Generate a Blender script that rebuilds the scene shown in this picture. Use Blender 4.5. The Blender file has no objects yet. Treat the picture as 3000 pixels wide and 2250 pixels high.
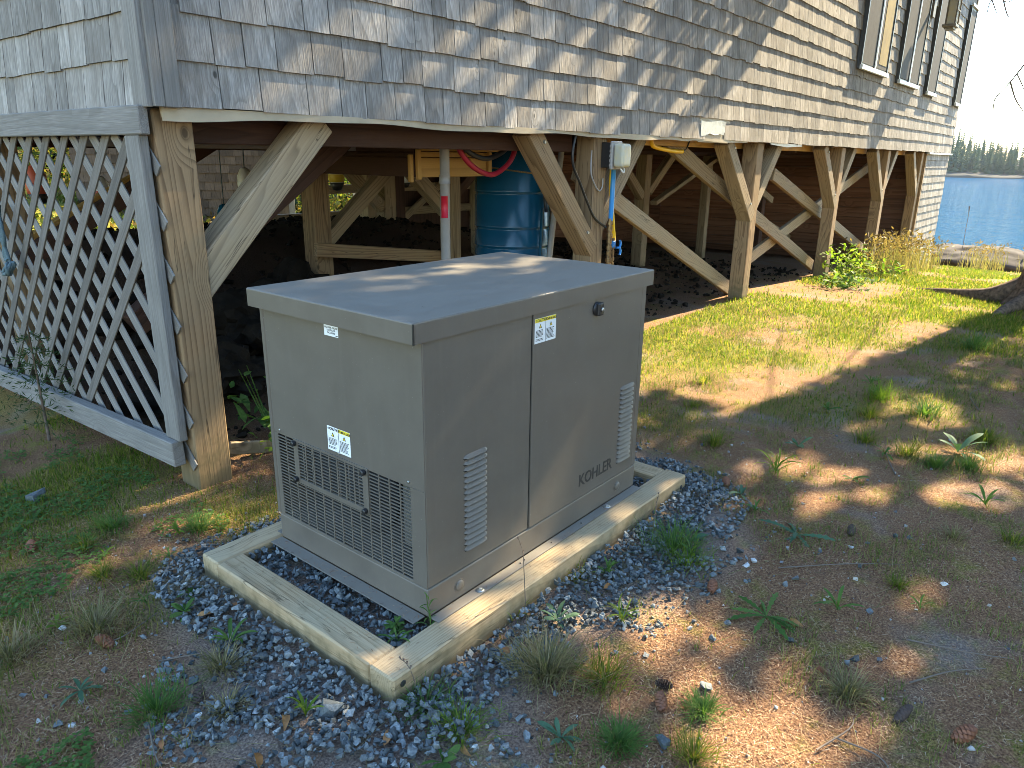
import bpy, bmesh, math, random
import numpy as np
from mathutils import Matrix, Vector, Euler
from mathutils.noise import noise as pnoise

random.seed(7); RNG = np.random.default_rng(7)
SC = bpy.context.scene
COL = SC.collection
rad = math.radians

# ------------------------------------------------------------------ camera
cd = bpy.data.cameras.new('camera'); cam = bpy.data.objects.new('camera', cd); COL.objects.link(cam)
cam.location = (-1.18599, -1.27516, 1.25905)
cam.rotation_euler = (1.26461624, -0.012254, -0.886551)
cd.sensor_width = 36.0; cd.lens = 36.0 * 2113.4 / 3000.0
cd.clip_start = 0.05; cd.clip_end = 3000
SC.camera = cam

# ------------------------------------------------------------------ sky, sun, exposure
SUN_AZ, SUN_EL = rad(-8.5), rad(38.5)            # azimuth from +x towards +y
S = Vector((math.cos(SUN_EL)*math.cos(SUN_AZ), math.cos(SUN_EL)*math.sin(SUN_AZ), math.sin(SUN_EL)))
w = bpy.data.worlds.new('World'); SC.world = w; w.use_nodes = True
nt = w.node_tree; bg = nt.nodes['Background']
sky = nt.nodes.new('ShaderNodeTexSky'); sky.sky_type = 'NISHITA'; sky.sun_disc = False
sky.sun_elevation = SUN_EL; sky.sun_rotation = rad(90) - SUN_AZ
sky.air_density = 1.5; sky.dust_density = 0.1; sky.ozone_density = 4.2
nt.links.new(sky.outputs[0], bg.inputs[0]); bg.inputs[1].default_value = 0.13
ld = bpy.data.lights.new('sun', 'SUN'); sun = bpy.data.objects.new('sun', ld); COL.objects.link(sun)
ld.energy = 5.0; ld.angle = rad(0.53); ld.color = (1.0, 0.83, 0.54)
sun.rotation_euler = S.to_track_quat('Z', 'Y').to_euler()
SC.view_settings.view_transform = 'Standard'; SC.view_settings.look = 'None'
SC.view_settings.gamma = 1.0; SC.view_settings.use_curve_mapping = False
SC.view_settings.exposure = 2.65
SC.cycles.use_denoising = True; SC.cycles.filter_width = 0.85; SC.cycles.use_adaptive_sampling = False
try: SC.cycles.denoising_prefilter = 'ACCURATE'
except Exception: pass
SC.cycles.max_bounces = 6; SC.cycles.diffuse_bounces = 4; SC.cycles.glossy_bounces = 3
SC.cycles.transmission_bounces = 4; SC.cycles.transparent_max_bounces = 8
SC.cycles.sample_clamp_indirect = 6.0

# ------------------------------------------------------------------ helpers
WM = {}
def T(o): return WM.get(o.name, Matrix.Identity(4))
def place(o, M, parent=None):
    """give an object its world matrix M, under parent"""
    WM[o.name] = M.copy()
    o.parent = parent
    o.matrix_basis = (T(parent).inverted() @ M) if parent else M
    return o
def empty(name, loc, label=None, cat=None, group=None, rotz=0.0):
    o = bpy.data.objects.new(name, None); COL.objects.link(o); o.empty_display_size = .1
    place(o, Matrix.Translation(loc) @ Matrix.Rotation(rotz, 4, 'Z'))
    return tag(o, label, cat, group)
def tag(o, label=None, cat=None, group=None, kind=None):
    if label: o['label'] = label
    if cat: o['category'] = cat
    if group: o['group'] = group
    if kind: o['kind'] = kind
    return o
def meshdata(name, verts, faces, mat, smooth=False):
    me = bpy.data.meshes.new(name)
    me.from_pydata([tuple(v) for v in verts], [], [tuple(f) for f in faces])
    if mat: me.materials.append(mat)
    if smooth: me.polygons.foreach_set('use_smooth', [True]*len(me.polygons))
    me.update(); return me
def npmesh(name, V, F, mat, smooth=False):
    """fast mesh from numpy arrays, F is (n,3) or (n,4)"""
    me = bpy.data.meshes.new(name)
    V = np.asarray(V, np.float32); F = np.asarray(F, np.int32)
    n, k = F.shape
    me.vertices.add(len(V)); me.vertices.foreach_set('co', V.ravel())
    me.loops.add(n*k); me.loops.foreach_set('vertex_index', F.ravel())
    me.polygons.add(n); me.polygons.foreach_set('loop_start', np.arange(n, dtype=np.int32)*k)
    me.polygons.foreach_set('use_smooth', np.full(n, smooth, bool))
    me.materials.append(mat); me.update(calc_edges=True); me.validate(); return me
def link(name, me, M=None, parent=None):
    o = bpy.data.objects.new(name, me); COL.objects.link(o)
    return place(o, M or Matrix.Identity(4), parent)
def bm2me(name, bm, mat, smooth=False):
    me = bpy.data.meshes.new(name); bm.to_mesh(me); bm.free()
    if mat: me.materials.append(mat)
    if smooth: me.polygons.foreach_set('use_smooth', [True]*len(me.polygons))
    return me
def boxmesh(name, sx, sy, sz, mat, bevel=0.003, seg=1):
    bm = bmesh.new(); bmesh.ops.create_cube(bm, size=1)
    bmesh.ops.scale(bm, vec=(sx, sy, sz), verts=bm.verts)
    if bevel: bmesh.ops.bevel(bm, geom=list(bm.edges), offset=min(bevel, .4*min(sx, sy, sz)), segments=seg, affect='EDGES', profile=.5)
    return bm2me(name, bm, mat)
def box(name, lo, hi, mat, parent=None, bevel=0.003, seg=1):
    lo = Vector(lo); hi = Vector(hi); d = hi - lo
    return link(name, boxmesh(name, d.x, d.y, d.z, mat, bevel, seg), Matrix.Translation((lo+hi)/2), parent)
def beam(name, p0, p1, wd, dp, mat, parent=None, ref=(0, 1, 0), bevel=0.004, roll=0.0):
    """board with its grain (local z) from p0 to p1; dp is its size along ref, wd across"""
    p0 = Vector(p0); p1 = Vector(p1); z = (p1-p0); L = z.length; z.normalize()
    y = Vector(ref); y = (y - z*y.dot(z)).normalized(); x = y.cross(z)
    M = Matrix((x, y, z)).transposed().to_4x4(); M.translation = (p0+p1)/2
    if roll: M = M @ Matrix.Rotation(roll, 4, 'Z')
    return link(name, boxmesh(name, wd, dp, L, mat, bevel), M, parent)
def spline(pts, n=8):
    P = [Vector(p) for p in pts]; P = [2*P[0]-P[1]] + P + [2*P[-1]-P[-2]]; out = []
    for i in range(1, len(P)-2):
        a, b, c, d = P[i-1:i+3]
        for k in range(n):
            t = k/n
            out.append(.5*((2*b)+(c-a)*t+(2*a-5*b+4*c-d)*t*t+(3*b-a-3*c+d)*t**3))
    out.append(P[-2]); return out
def tubegeo(pts, radii, sides=8, cap=True):
    V = []; F = []; n = len(pts); up = Vector((.3, .2, 1)).normalized()
    for i, p in enumerate(pts):
        t = (Vector(pts[min(i+1, n-1)]) - Vector(pts[max(i-1, 0)])).normalized()
        a = t.cross(up)
        if a.length < 1e-3: a = t.cross(Vector((1, 0, 0)))
        a.normalize(); b = a.cross(t)
        r = radii[i] if hasattr(radii, '__len__') else radii
        for k in range(sides):
            an = 2*math.pi*k/sides; V.append(Vector(p) + a*math.cos(an)*r + b*math.sin(an)*r)
    for i in range(n-1):
        for k in range(sides):
            k2 = (k+1) % sides; F.append((i*sides+k, i*sides+k2, (i+1)*sides+k2, (i+1)*sides+k))
    if cap: F.append(tuple(range(sides))); F.append(tuple((n-1)*sides+k for k in reversed(range(sides))))
    return V, F
def tube(name, pts, r, mat, parent=None, sides=8, smooth=True, sp=0):
    if sp: pts = spline(pts, sp)
    c = Vector(pts[0]); V, F = tubegeo([Vector(p)-c for p in pts], r, sides)
    return link(name, meshdata(name, V, F, mat, smooth), Matrix.Translation(c), parent)
def lathe(name, prof, mat, M, parent=None, sides=24, smooth=True):
    V = []; F = []
    for (r, z) in prof:
        for k in range(sides): a = 2*math.pi*k/sides; V.append((r*math.cos(a), r*math.sin(a), z))
    for i in range(len(prof)-1):
        for k in range(sides):
            k2 = (k+1) % sides; F.append((i*sides+k, i*sides+k2, (i+1)*sides+k2, (i+1)*sides+k))
    F.append(tuple(reversed(range(sides)))); F.append(tuple((len(prof)-1)*sides+k for k in range(sides)))
    return link(name, meshdata(name, V, F, mat, smooth), M, parent)
def text(name, body, size, M, mat, parent=None, ext=.0006, off=0.0, align='LEFT', sx=1.0):
    cu = bpy.data.curves.new(name, 'FONT'); cu.body = body; cu.size = size; cu.extrude = ext; cu.offset = off
    cu.align_x = align; cu.materials.append(mat); cu.resolution_u = 3
    o = bpy.data.objects.new(name, cu); me = bpy.data.meshes.new_from_object(o); bpy.data.objects.remove(o); bpy.data.curves.remove(cu)
    me.name = name; o = bpy.data.objects.new(name, me); COL.objects.link(o)
    return place(o, M @ Matrix.Diagonal((sx, 1, 1, 1)), parent)
FX = Matrix.Rotation(rad(90), 4, 'X')                                     # lettering on a face that looks to -y
FE = Matrix.Rotation(rad(-90), 4, 'Z') @ Matrix.Rotation(rad(90), 4, 'X')  # lettering on a face that looks to -x

# ------------------------------------------------------------------ materials
def newmat(name):
    m = bpy.data.materials.new(name); m.use_nodes = True
    n = m.node_tree.nodes; b = n['Principled BSDF']; return m, m.node_tree, n, b
def nd(t, kind, **kw):
    n = t.nodes.new(kind)
    for k, v in kw.items():
        if k.startswith('i_'): n.inputs[k[2:].replace('_', ' ')].default_value = v
        else: setattr(n, k, v)
    return n
def ramp(t, fac, stops):
    r = nd(t, 'ShaderNodeValToRGB'); e = r.color_ramp.elements
    while len(e) < len(stops): e.new(.5)
    for el, (p, c) in zip(e, stops): el.position = p; el.color = (*c, 1) if len(c) == 3 else c
    t.links.new(fac, r.inputs[0]); return r.outputs[0]
def mix(t, fac, a, b, mode='MIX'):
    m = nd(t, 'ShaderNodeMix', data_type='RGBA', blend_type=mode)
    for s, v in ((m.inputs[0], fac), (m.inputs[6], a), (m.inputs[7], b)):
        if isinstance(v, (int, float)): s.default_value = v
        elif isinstance(v, tuple): s.default_value = (*v, 1)
        else: t.links.new(v, s)
    return m.outputs[2]
def math_(t, op, a, b=0.0):
    m = nd(t, 'ShaderNodeMath', operation=op)
    for s, v in ((m.inputs[0], a), (m.inputs[1], b)):
        if isinstance(v, (int, float)): s.default_value = v
        else: t.links.new(v, s)
    return m.outputs[0]
def seed(t):
    oi = nd(t, 'ShaderNodeObjectInfo'); g = nd(t, 'ShaderNodeNewGeometry')
    return math_(t, 'FRACT', math_(t, 'ADD', oi.outputs['Random'], g.outputs['Random Per Island']))
def bump(t, b, h, strength, dist=.002, chain=None):
    n = nd(t, 'ShaderNodeBump'); n.inputs['Strength'].default_value = strength; n.inputs['Distance'].default_value = dist
    t.links.new(h, n.inputs['Height'])
    if chain: t.links.new(chain, n.inputs['Normal'])
    if b: t.links.new(n.outputs[0], b.inputs['Normal'])
    return n.outputs[0]

def wood(name, light, dark, ring=26.0, zs=.10, ringamt=.6, grainamt=.5, rough=.8, var=.25, knots=.6, knotcol=None, stain=None, stainamt=0.0, bumps=.35, knotscale=3.2, checks=0.0, mud=False):
    m, t, n, b = newmat(name)
    tc = nd(t, 'ShaderNodeTexCoord'); sd = seed(t)
    off = nd(t, 'ShaderNodeCombineXYZ'); 
    for i, k in enumerate((37.0, 91.0, 53.0)): t.links.new(math_(t, 'MULTIPLY', sd, k), off.inputs[i])
    va = nd(t, 'ShaderNodeVectorMath', operation='ADD'); t.links.new(tc.outputs['Object'], va.inputs[0]); t.links.new(off.outputs[0], va.inputs[1])
    mp = nd(t, 'ShaderNodeMapping'); mp.inputs['Scale'].default_value = (1, 1, zs); t.links.new(va.outputs[0], mp.inputs[0])
    # slow waviness that gives cathedral figure
    wv = nd(t, 'ShaderNodeTexNoise', i_Scale=4.5, i_Detail=2.0); t.links.new(mp.outputs[0], wv.inputs['Vector'])
    d1 = nd(t, 'ShaderNodeVectorMath', operation='DOT_PRODUCT'); t.links.new(mp.outputs[0], d1.inputs[0]); d1.inputs[1].default_value = (.8, .55, .35)
    # knots bend the rings
    km = nd(t, 'ShaderNodeMapping'); km.inputs['Scale'].default_value = (1, 1, .62); t.links.new(va.outputs[0], km.inputs[0])
    vo = nd(t, 'ShaderNodeTexVoronoi', i_Scale=knotscale); t.links.new(km.outputs[0], vo.inputs['Vector'])
    kd = vo.outputs['Distance']
    kb = nd(t, 'ShaderNodeMapRange'); kb.inputs[1].default_value = .02; kb.inputs[2].default_value = .26; kb.inputs[3].default_value = 1.0; kb.inputs[4].default_value = 0.0
    t.links.new(kd, kb.inputs[0])
    s1 = math_(t, 'ADD', math_(t, 'MULTIPLY', d1.outputs['Value'], 1.0), math_(t, 'MULTIPLY', wv.outputs['Fac'], .34))
    s1 = math_(t, 'ADD', s1, math_(t, 'MULTIPLY', kb.outputs[0], .09*min(1, knots*1.6)))
    rg = math_(t, 'FRACT', math_(t, 'MULTIPLY', s1, ring))
    rg = ramp(t, rg, [(0, (0, 0, 0)), (.5, (.18, .18, .18)), (.8, (.75, .75, .75)), (.92, (1, 1, 1)), (1, (0, 0, 0))])
    gm = nd(t, 'ShaderNodeMapping'); gm.inputs['Scale'].default_value = (1, 1, .035); t.links.new(va.outputs[0], gm.inputs[0])
    gn = nd(t, 'ShaderNodeTexNoise', i_Scale=230.0, i_Detail=4.0); t.links.new(gm.outputs[0], gn.inputs['Vector'])
    gr = ramp(t, gn.outputs['Fac'], [(.3, (0, 0, 0)), (.7, (1, 1, 1))])
    bl = nd(t, 'ShaderNodeTexNoise', i_Scale=5.0, i_Detail=3.0); t.links.new(va.outputs[0], bl.inputs['Vector'])
    c = mix(t, math_(t, 'MULTIPLY', rg, ringamt), light, dark)
    c = mix(t, math_(t, 'MULTIPLY', gr, grainamt), c, dark)
    if stain:
        st = ramp(t, bl.outputs['Fac'], [(.38, (0, 0, 0)), (.68, (1, 1, 1))])
        c = mix(t, math_(t, 'MULTIPLY', st, stainamt), c, stain)
    if knots:
        kc = knotcol or tuple(x*.35 for x in dark)
        kf = nd(t, 'ShaderNodeMapRange'); kf.inputs[1].default_value = .035; kf.inputs[2].default_value = .06; kf.inputs[3].default_value = 1.0; kf.inputs[4].default_value = 0.0
        t.links.new(kd, kf.inputs[0]); c = mix(t, math_(t, 'MULTIPLY', kf.outputs[0], knots), c, kc)
    ck = None
    if checks:
        cm = nd(t, 'ShaderNodeMapping'); cm.inputs['Scale'].default_value = (1, 1, .045); t.links.new(va.outputs[0], cm.inputs[0])
        cn_ = nd(t, 'ShaderNodeTexNoise', i_Scale=34.0, i_Detail=2.0); t.links.new(cm.outputs[0], cn_.inputs['Vector'])
        ck = ramp(t, math_(t, 'ABSOLUTE', math_(t, 'SUBTRACT', cn_.outputs['Fac'], .62)), [(0, (1, 1, 1)), (.012, (0, 0, 0))])
        c = mix(t, math_(t, 'MULTIPLY', ck, checks), c, tuple(x*.22 for x in dark))
    if mud:
        gp_ = nd(t, 'ShaderNodeNewGeometry'); sp_ = nd(t, 'ShaderNodeSeparateXYZ'); t.links.new(gp_.outputs['Position'], sp_.inputs[0])
        mr = nd(t, 'ShaderNodeMapRange'); mr.inputs[1].default_value = -.10; mr.inputs[2].default_value = mud; mr.inputs[3].default_value = 1.0; mr.inputs[4].default_value = .0; t.links.new(sp_.outputs[2], mr.inputs[0])
        mn = nd(t, 'ShaderNodeTexNoise', i_Scale=26.0, i_Detail=6.0); t.links.new(gp_.outputs['Position'], mn.inputs['Vector'])
        mf = ramp(t, math_(t, 'ADD', math_(t, 'MULTIPLY', mr.outputs[0], .55), math_(t, 'MULTIPLY', mn.outputs['Fac'], .75)), [(.48, (0, 0, 0)), (.78, (.75, .75, .75))])
        c = mix(t, mf, c, (.13, .105, .055))
    hv = nd(t, 'ShaderNodeMapRange'); hv.inputs[3].default_value = 1-var; hv.inputs[4].default_value = 1+var; t.links.new(sd, hv.inputs[0])
    br = nd(t, 'ShaderNodeVectorMath', operation='SCALE'); t.links.new(c, br.inputs[0]); t.links.new(hv.outputs[0], br.inputs['Scale'])
    t.links.new(br.outputs[0], b.inputs['Base Color']); b.inputs['Roughness'].default_value = rough
    b.inputs['Specular IOR Level'].default_value = .25
    h = math_(t, 'ADD', math_(t, 'MULTIPLY', gr, .5), math_(t, 'MULTIPLY', rg, -.16))
    bump(t, b, h, bumps, .003)
    return m
def plain(name, col, rough=.6, metal=0.0, noise=0.0, scale=30.0, spec=.5, col2=None, bumpamt=0.0, bscale=None):
    m, t, n, b = newmat(name)
    tc = nd(t, 'ShaderNodeTexCoord')
    nz = nd(t, 'ShaderNodeTexNoise', i_Scale=scale, i_Detail=5.0); t.links.new(tc.outputs['Object'], nz.inputs['Vector'])
    c2 = col2 or tuple(x*(1-noise) for x in col)
    f = ramp(t, nz.outputs['Fac'], [(.3, (0, 0, 0)), (.7, (1, 1, 1))])
    t.links.new(mix(t, f, col, c2), b.inputs['Base Color'])
    b.inputs['Roughness'].default_value = rough; b.inputs['Metallic'].default_value = metal; b.inputs['Specular IOR Level'].default_value = spec
    if bumpamt:
        n2 = nd(t, 'ShaderNodeTexNoise', i_Scale=bscale or scale*4, i_Detail=3.0); t.links.new(tc.outputs['Object'], n2.inputs['Vector'])
        bump(t, b, n2.outputs['Fac'], bumpamt, .002)
    return m
def leafmat(name, cols, trans=.45, rough=.5, vein=False):
    """cols: list of base colours picked per leaf"""
    m, t, n, b = newmat(name)
    sd = seed(t); c = ramp(t, sd, [(i/max(1, len(cols)-1), k) for i, k in enumerate(cols)])
    tc = nd(t, 'ShaderNodeTexCoord'); nz = nd(t, 'ShaderNodeTexNoise', i_Scale=60.0, i_Detail=3.0); t.links.new(tc.outputs['Object'], nz.inputs['Vector'])
    f = ramp(t, nz.outputs['Fac'], [(.35, (.72, .72, .72)), (.65, (1.12, 1.12, 1.12))]); c = mix(t, 1.0, c, f, 'MULTIPLY')
    t.links.new(c, b.inputs['Base Color']); b.inputs['Roughness'].default_value = rough+.15; b.inputs['Specular IOR Level'].default_value = .14
    tr = nd(t, 'ShaderNodeBsdfTranslucent'); t.links.new(mix(t, 1.0, c, (1.5, 1.6, .7), 'MULTIPLY'), tr.inputs[0])
    mx = nd(t, 'ShaderNodeMixShader'); mx.inputs[0].default_value = trans
    t.links.new(b.outputs[0], mx.inputs[1]); t.links.new(tr.outputs[0], mx.inputs[2]); t.links.new(mx.outputs[0], n['Material Output'].inputs[0])
    return m

M_ = {}
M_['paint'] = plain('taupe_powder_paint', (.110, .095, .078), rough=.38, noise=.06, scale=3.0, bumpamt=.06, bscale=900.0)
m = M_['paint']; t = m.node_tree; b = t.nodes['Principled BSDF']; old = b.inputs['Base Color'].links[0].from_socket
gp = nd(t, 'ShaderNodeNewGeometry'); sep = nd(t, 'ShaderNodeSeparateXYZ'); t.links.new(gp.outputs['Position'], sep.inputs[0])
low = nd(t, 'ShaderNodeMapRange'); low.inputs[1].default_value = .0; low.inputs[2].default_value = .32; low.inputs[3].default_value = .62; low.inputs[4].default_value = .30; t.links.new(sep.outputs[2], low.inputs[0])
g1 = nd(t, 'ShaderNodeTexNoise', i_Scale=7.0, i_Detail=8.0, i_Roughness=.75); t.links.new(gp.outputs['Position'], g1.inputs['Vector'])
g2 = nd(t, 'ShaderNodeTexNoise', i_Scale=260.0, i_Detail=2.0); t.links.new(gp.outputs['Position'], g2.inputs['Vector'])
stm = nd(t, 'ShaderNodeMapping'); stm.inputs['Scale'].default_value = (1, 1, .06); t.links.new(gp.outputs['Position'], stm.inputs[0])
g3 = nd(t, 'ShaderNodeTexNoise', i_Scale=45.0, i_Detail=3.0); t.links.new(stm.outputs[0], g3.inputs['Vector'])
dust_sheen = math_(t, 'MULTIPLY', ramp(t, g1.outputs['Fac'], [(.36, (0, 0, 0)), (.72, (1, 1, 1))]), low.outputs[0])
dust_sheen = math_(t, 'ADD', dust_sheen, math_(t, 'MULTIPLY', ramp(t, g3.outputs['Fac'], [(.56, (0, 0, 0)), (.75, (1, 1, 1))]), .14))
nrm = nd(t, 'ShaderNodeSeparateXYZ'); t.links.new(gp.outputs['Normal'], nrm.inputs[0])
dust_sheen = math_(t, 'ADD', dust_sheen, math_(t, 'MULTIPLY', math_(t, 'GREATER_THAN', nrm.outputs[2], .8), math_(t, 'ADD', math_(t, 'MULTIPLY', g1.outputs['Fac'], .7), .35)))  # upward faces coloured paler, standing in for sky reflected on lid and flange
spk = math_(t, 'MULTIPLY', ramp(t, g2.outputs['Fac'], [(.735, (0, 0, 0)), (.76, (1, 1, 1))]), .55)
c = mix(t, math_(t, 'MINIMUM', math_(t, 'MULTIPLY', dust_sheen, .5), .5), old, (.23, .205, .165)); c = mix(t, spk, c, (.42, .38, .32)); t.links.new(c, b.inputs['Base Color'])
rr = nd(t, 'ShaderNodeMapRange'); rr.inputs[3].default_value = .36; rr.inputs[4].default_value = .62; t.links.new(dust_sheen, rr.inputs[0]); t.links.new(rr.outputs[0], b.inputs['Roughness'])
M_['shingle'] = wood('weathered_cedar_shingle', (.40, .37, .335), (.095, .084, .073), ring=20, zs=.16, ringamt=.5, grainamt=.72, rough=.85, var=.27, knots=.8, stain=(.15, .13, .11), stainamt=.65, bumps=.8, knotscale=6.0)
M_['trim'] = wood('weathered_grey_trim', (.25, .232, .21), (.085, .075, .066), ring=30, zs=.08, ringamt=.35, grainamt=.6, rough=.85, var=.08, knots=.6, stain=(.15, .14, .125), stainamt=.55, bumps=.5)
M_['lattice'] = wood('weathered_lattice_wood', (.175, .155, .135), (.07, .06, .05), ring=24, zs=.08, ringamt=.35, grainamt=.6, rough=.85, var=.15, knots=.3, bumps=.5)
M_['post'] = wood('treated_pine_post', (.335, .22, .118), (.125, .072, .036), ring=46, zs=.075, ringamt=.85, grainamt=.22, rough=.72, var=.12, knots=.85, bumps=.25, stain=(.27, .20, .115), stainamt=.4, checks=.8, mud=.18)
M_['brace'] = wood('treated_pine_brace', (.33, .245, .15), (.145, .10, .058), ring=42, zs=.085, ringamt=.75, grainamt=.25, rough=.72, var=.15, knots=.85, bumps=.25, stain=(.25, .21, .15), stainamt=.45, checks=.8, mud=.03)
M_['timber'] = wood('pale_new_timber', (.45, .33, .195), (.22, .142, .072), ring=70, zs=.045, ringamt=.7, grainamt=.36, rough=.8, var=.06, knots=.85, bumps=.4, stain=(.34, .29, .19), stainamt=.55, checks=.7, mud=.012)
M_['dark'] = wood('dark_stained_plank', (.085, .042, .028), (.03, .015, .011), ring=16, zs=.06, ringamt=.6, grainamt=.3, rough=.75, var=.3, knots=.6)
M_['redplank'] = wood('red_brown_plank', (.30, .15, .09), (.12, .055, .033), ring=16, zs=.05, ringamt=.6, grainamt=.3, rough=.75, var=.35, knots=.9)
M_['ply'] = wood('yellow_pine_board', (.46, .27, .08), (.27, .14, .04), ring=14, zs=.06, ringamt=.5, grainamt=.2, rough=.6, var=.15, knots=.7)
M_['flash'] = plain('beige_membrane', (.40, .325, .22), rough=.55, noise=.22, scale=9.0, bumpamt=.15, bscale=40)
M_['black'] = plain('black_plastic', (.012, .012, .013), rough=.45)
M_['void'] = plain('dark_interior', (.018, .02, .022), rough=.8, noise=.4)
M_['steel'] = plain('zinc_steel', (.42, .42, .40), rough=.38, metal=.85, noise=.2, scale=60)
M_['white'] = plain('white_label', (.72, .74, .74), rough=.45)
M_['yellow'] = plain('yellow_label', (.72, .58, .03), rough=.5)
M_['ink'] = plain('black_ink', (.02, .02, .02), rough=.6)
M_['lettering'] = plain('dark_lettering', (.03, .028, .025), rough=.45)
M_['drum'] = plain('blue_plastic', (.006, .075, .145), rough=.22, noise=.25, scale=4.0)
M_['pvc'] = plain('grey_conduit', (.30, .28, .26), rough=.5, noise=.1)
M_['red'] = plain('red_rubber', (.32, .012, .03), rough=.45)
M_['redlab'] = plain('red_label', (.5, .01, .03), rough=.5)
M_['yhose'] = plain('yellow_hose', (.75, .45, .01), rough=.4)
M_['bpipe'] = plain('blue_pipe', (.03, .20, .42), rough=.35)
M_['bhandle'] = plain('blue_handle', (.01, .16, .45), rough=.4)
M_['brass'] = plain('tarnished_brass', (.30, .20, .09), rough=.4, metal=.8, col2=(.10, .07, .05), scale=60)
M_['clear'] = plain('cloudy_plastic_cover', (.42, .42, .36), rough=.25, col2=(.5, .44, .28), scale=25)
M_['lead'] = plain('pale_sill_metal', (.5, .53, .55), rough=.45)
M_['frame'] = plain('dark_window_frame', (.035, .04, .045), rough=.5)
M_['glass'] = plain('screened_glass', (.075, .066, .058), rough=.75, noise=.2, scale=12, spec=.15)
M_['buoy_w'] = plain('white_buoy', (.7, .7, .68), rough=.4, noise=.1)
M_['buoy_y'] = plain('yellow_paint', (.6, .42, .03), rough=.5)
M_['buoy_r'] = plain('orange_red_paint', (.5, .1, .05), rough=.5)
M_['buoy_g'] = plain('teal_paint', (.01, .2, .16), rough=.5)
M_['sheet'] = plain('torn_white_film', (.48, .48, .45), rough=.35, noise=.25, scale=18, bumpamt=.5, bscale=60)
M_['rope'] = plain('blue_grey_rope', (.10, .15, .165), rough=.9, noise=.4, scale=200)

# ------------------------------------------------------------------ ground
def Gbase(x, y):
    z = np.interp(x, [-60, 4, 6, 8.3, 11.3, 14.2, 16.4, 18.5, 20, 26, 60], [-.09, -.085, -.08, -.16, -.35, -.66, -.86, -1.05, -2.2, -5.5, -8])
    def sm(a, b, v):
        q = np.clip((v-a)/(b-a), 0, 1); return q*q*(3-2*q)
    bank = .72*sm(2.1, 4.2, y)*(1-sm(4.8, 9.0, y)*.85)*(1-sm(3.6, 7.0, x)) + .10*sm(2.0, 4.5, y)*sm(4, 7, x)*(1-sm(9, 12, x))
    hill = 2.2*sm(8.0, 19, y)*(1-sm(1.5, 6.5, x))
    back = -.45*sm(8, 14, y)*sm(5, 9, x)
    return z + bank*sm(.15, .95, x) + hill + back - .14*sm(1.7, 4.0, y)*(1-sm(-.1, .5, x))*(1-sm(7, 10, y))
PAD = np.array([(-.333, .948), (-.215, 1.074), (-.06, 1.0), (1.3, 1.0), (1.6, .75), (1.75, .3), (1.696, -.03), (1.584, -.225), (1.284, -.462), (.963, -.517), (.525, -.433), (.19, -.32), (-.0, -.40), (-.12, -.56), (-.40, -.34), (-.64, .0), (-.60, .25), (-.47, .48), (-.40, .72)])
def paddist(x, y):
    """signed distance to the gravel outline, positive inside"""
    x = np.asarray(x, float); y = np.asarray(y, float)
    d = np.full(x.shape, 1e9); ins = np.zeros(x.shape, bool); n = len(PAD)
    for i in range(n):
        ax, ay = PAD[i]; bx, by = PAD[(i+1) % n]
        ex, ey = bx-ax, by-ay; tt = np.clip(((x-ax)*ex+(y-ay)*ey)/(ex*ex+ey*ey), 0, 1)
        d = np.minimum(d, np.hypot(x-ax-ex*tt, y-ay-ey*tt))
        c = ((ay > y) != (by > y)) & (x < (bx-ax)*(y-ay)/((by-ay) if by != ay else 1e-9)+ax)
        ins ^= c
    return np.where(ins, d, -d)
def vnoise(x, y, s, sd=0.0):
    """cheap smooth value noise"""
    x = np.asarray(x, float)/s + sd*17.3; y = np.asarray(y, float)/s + sd*9.7
    xi = np.floor(x); yi = np.floor(y); fx = x-xi; fy = y-yi; fx = fx*fx*(3-2*fx); fy = fy*fy*(3-2*fy)
    def h(a, b): v = np.sin(a*127.1+b*311.7)*43758.5453; return v-np.floor(v)
    return (h(xi, yi)*(1-fx)+h(xi+1, yi)*fx)*(1-fy)+(h(xi, yi+1)*(1-fx)+h(xi+1, yi+1)*fx)*fy
def G(x, y):
    x = np.asarray(x, float); y = np.asarray(y, float)
    z = Gbase(x, y)
    rough = .018*(vnoise(x, y, .5)-.5) + .010*(vnoise(x, y, .17, 1)-.5) + .006*(vnoise(x, y, .06, 2)-.5)
    near = np.clip(1-(np.abs(x-1)+np.abs(y))/30, .3, 1)
    z = z + rough*near
    inside = (x > -.1) & (x < 1.32) & (y > .0) & (y < .75)
    z = np.where(inside, -.05, z)
    return z
def Gf(x, y): return float(G(np.array([x]), np.array([y]))[0])

def axis(a, b, fine, lo, hi, grow=1.16):
    c = list(np.arange(a, b, fine)); s = fine; v = b
    while v < hi: c.append(v); s *= grow; v += s
    c.append(hi); s = fine; v = a-fine
    while v > lo: c.insert(0, v); s *= grow; v -= s
    c.insert(0, lo); return np.array(c)
gx = axis(-1.3, 3.6, .018, -60, 60); gy = axis(-1.8, 1.9, .018, -60, 60)
XX, YY = np.meshgrid(gx, gy, indexing='ij'); ZZ = G(XX, YY)
nx, ny = XX.shape
V = np.stack([XX, YY, ZZ], -1).reshape(-1, 3)
ii, jj = np.meshgrid(np.arange(nx-1), np.arange(ny-1), indexing='ij'); q = (ii*ny+jj).ravel()
F = np.stack([q, q+ny, q+ny+1, q+1], -1)

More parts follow.
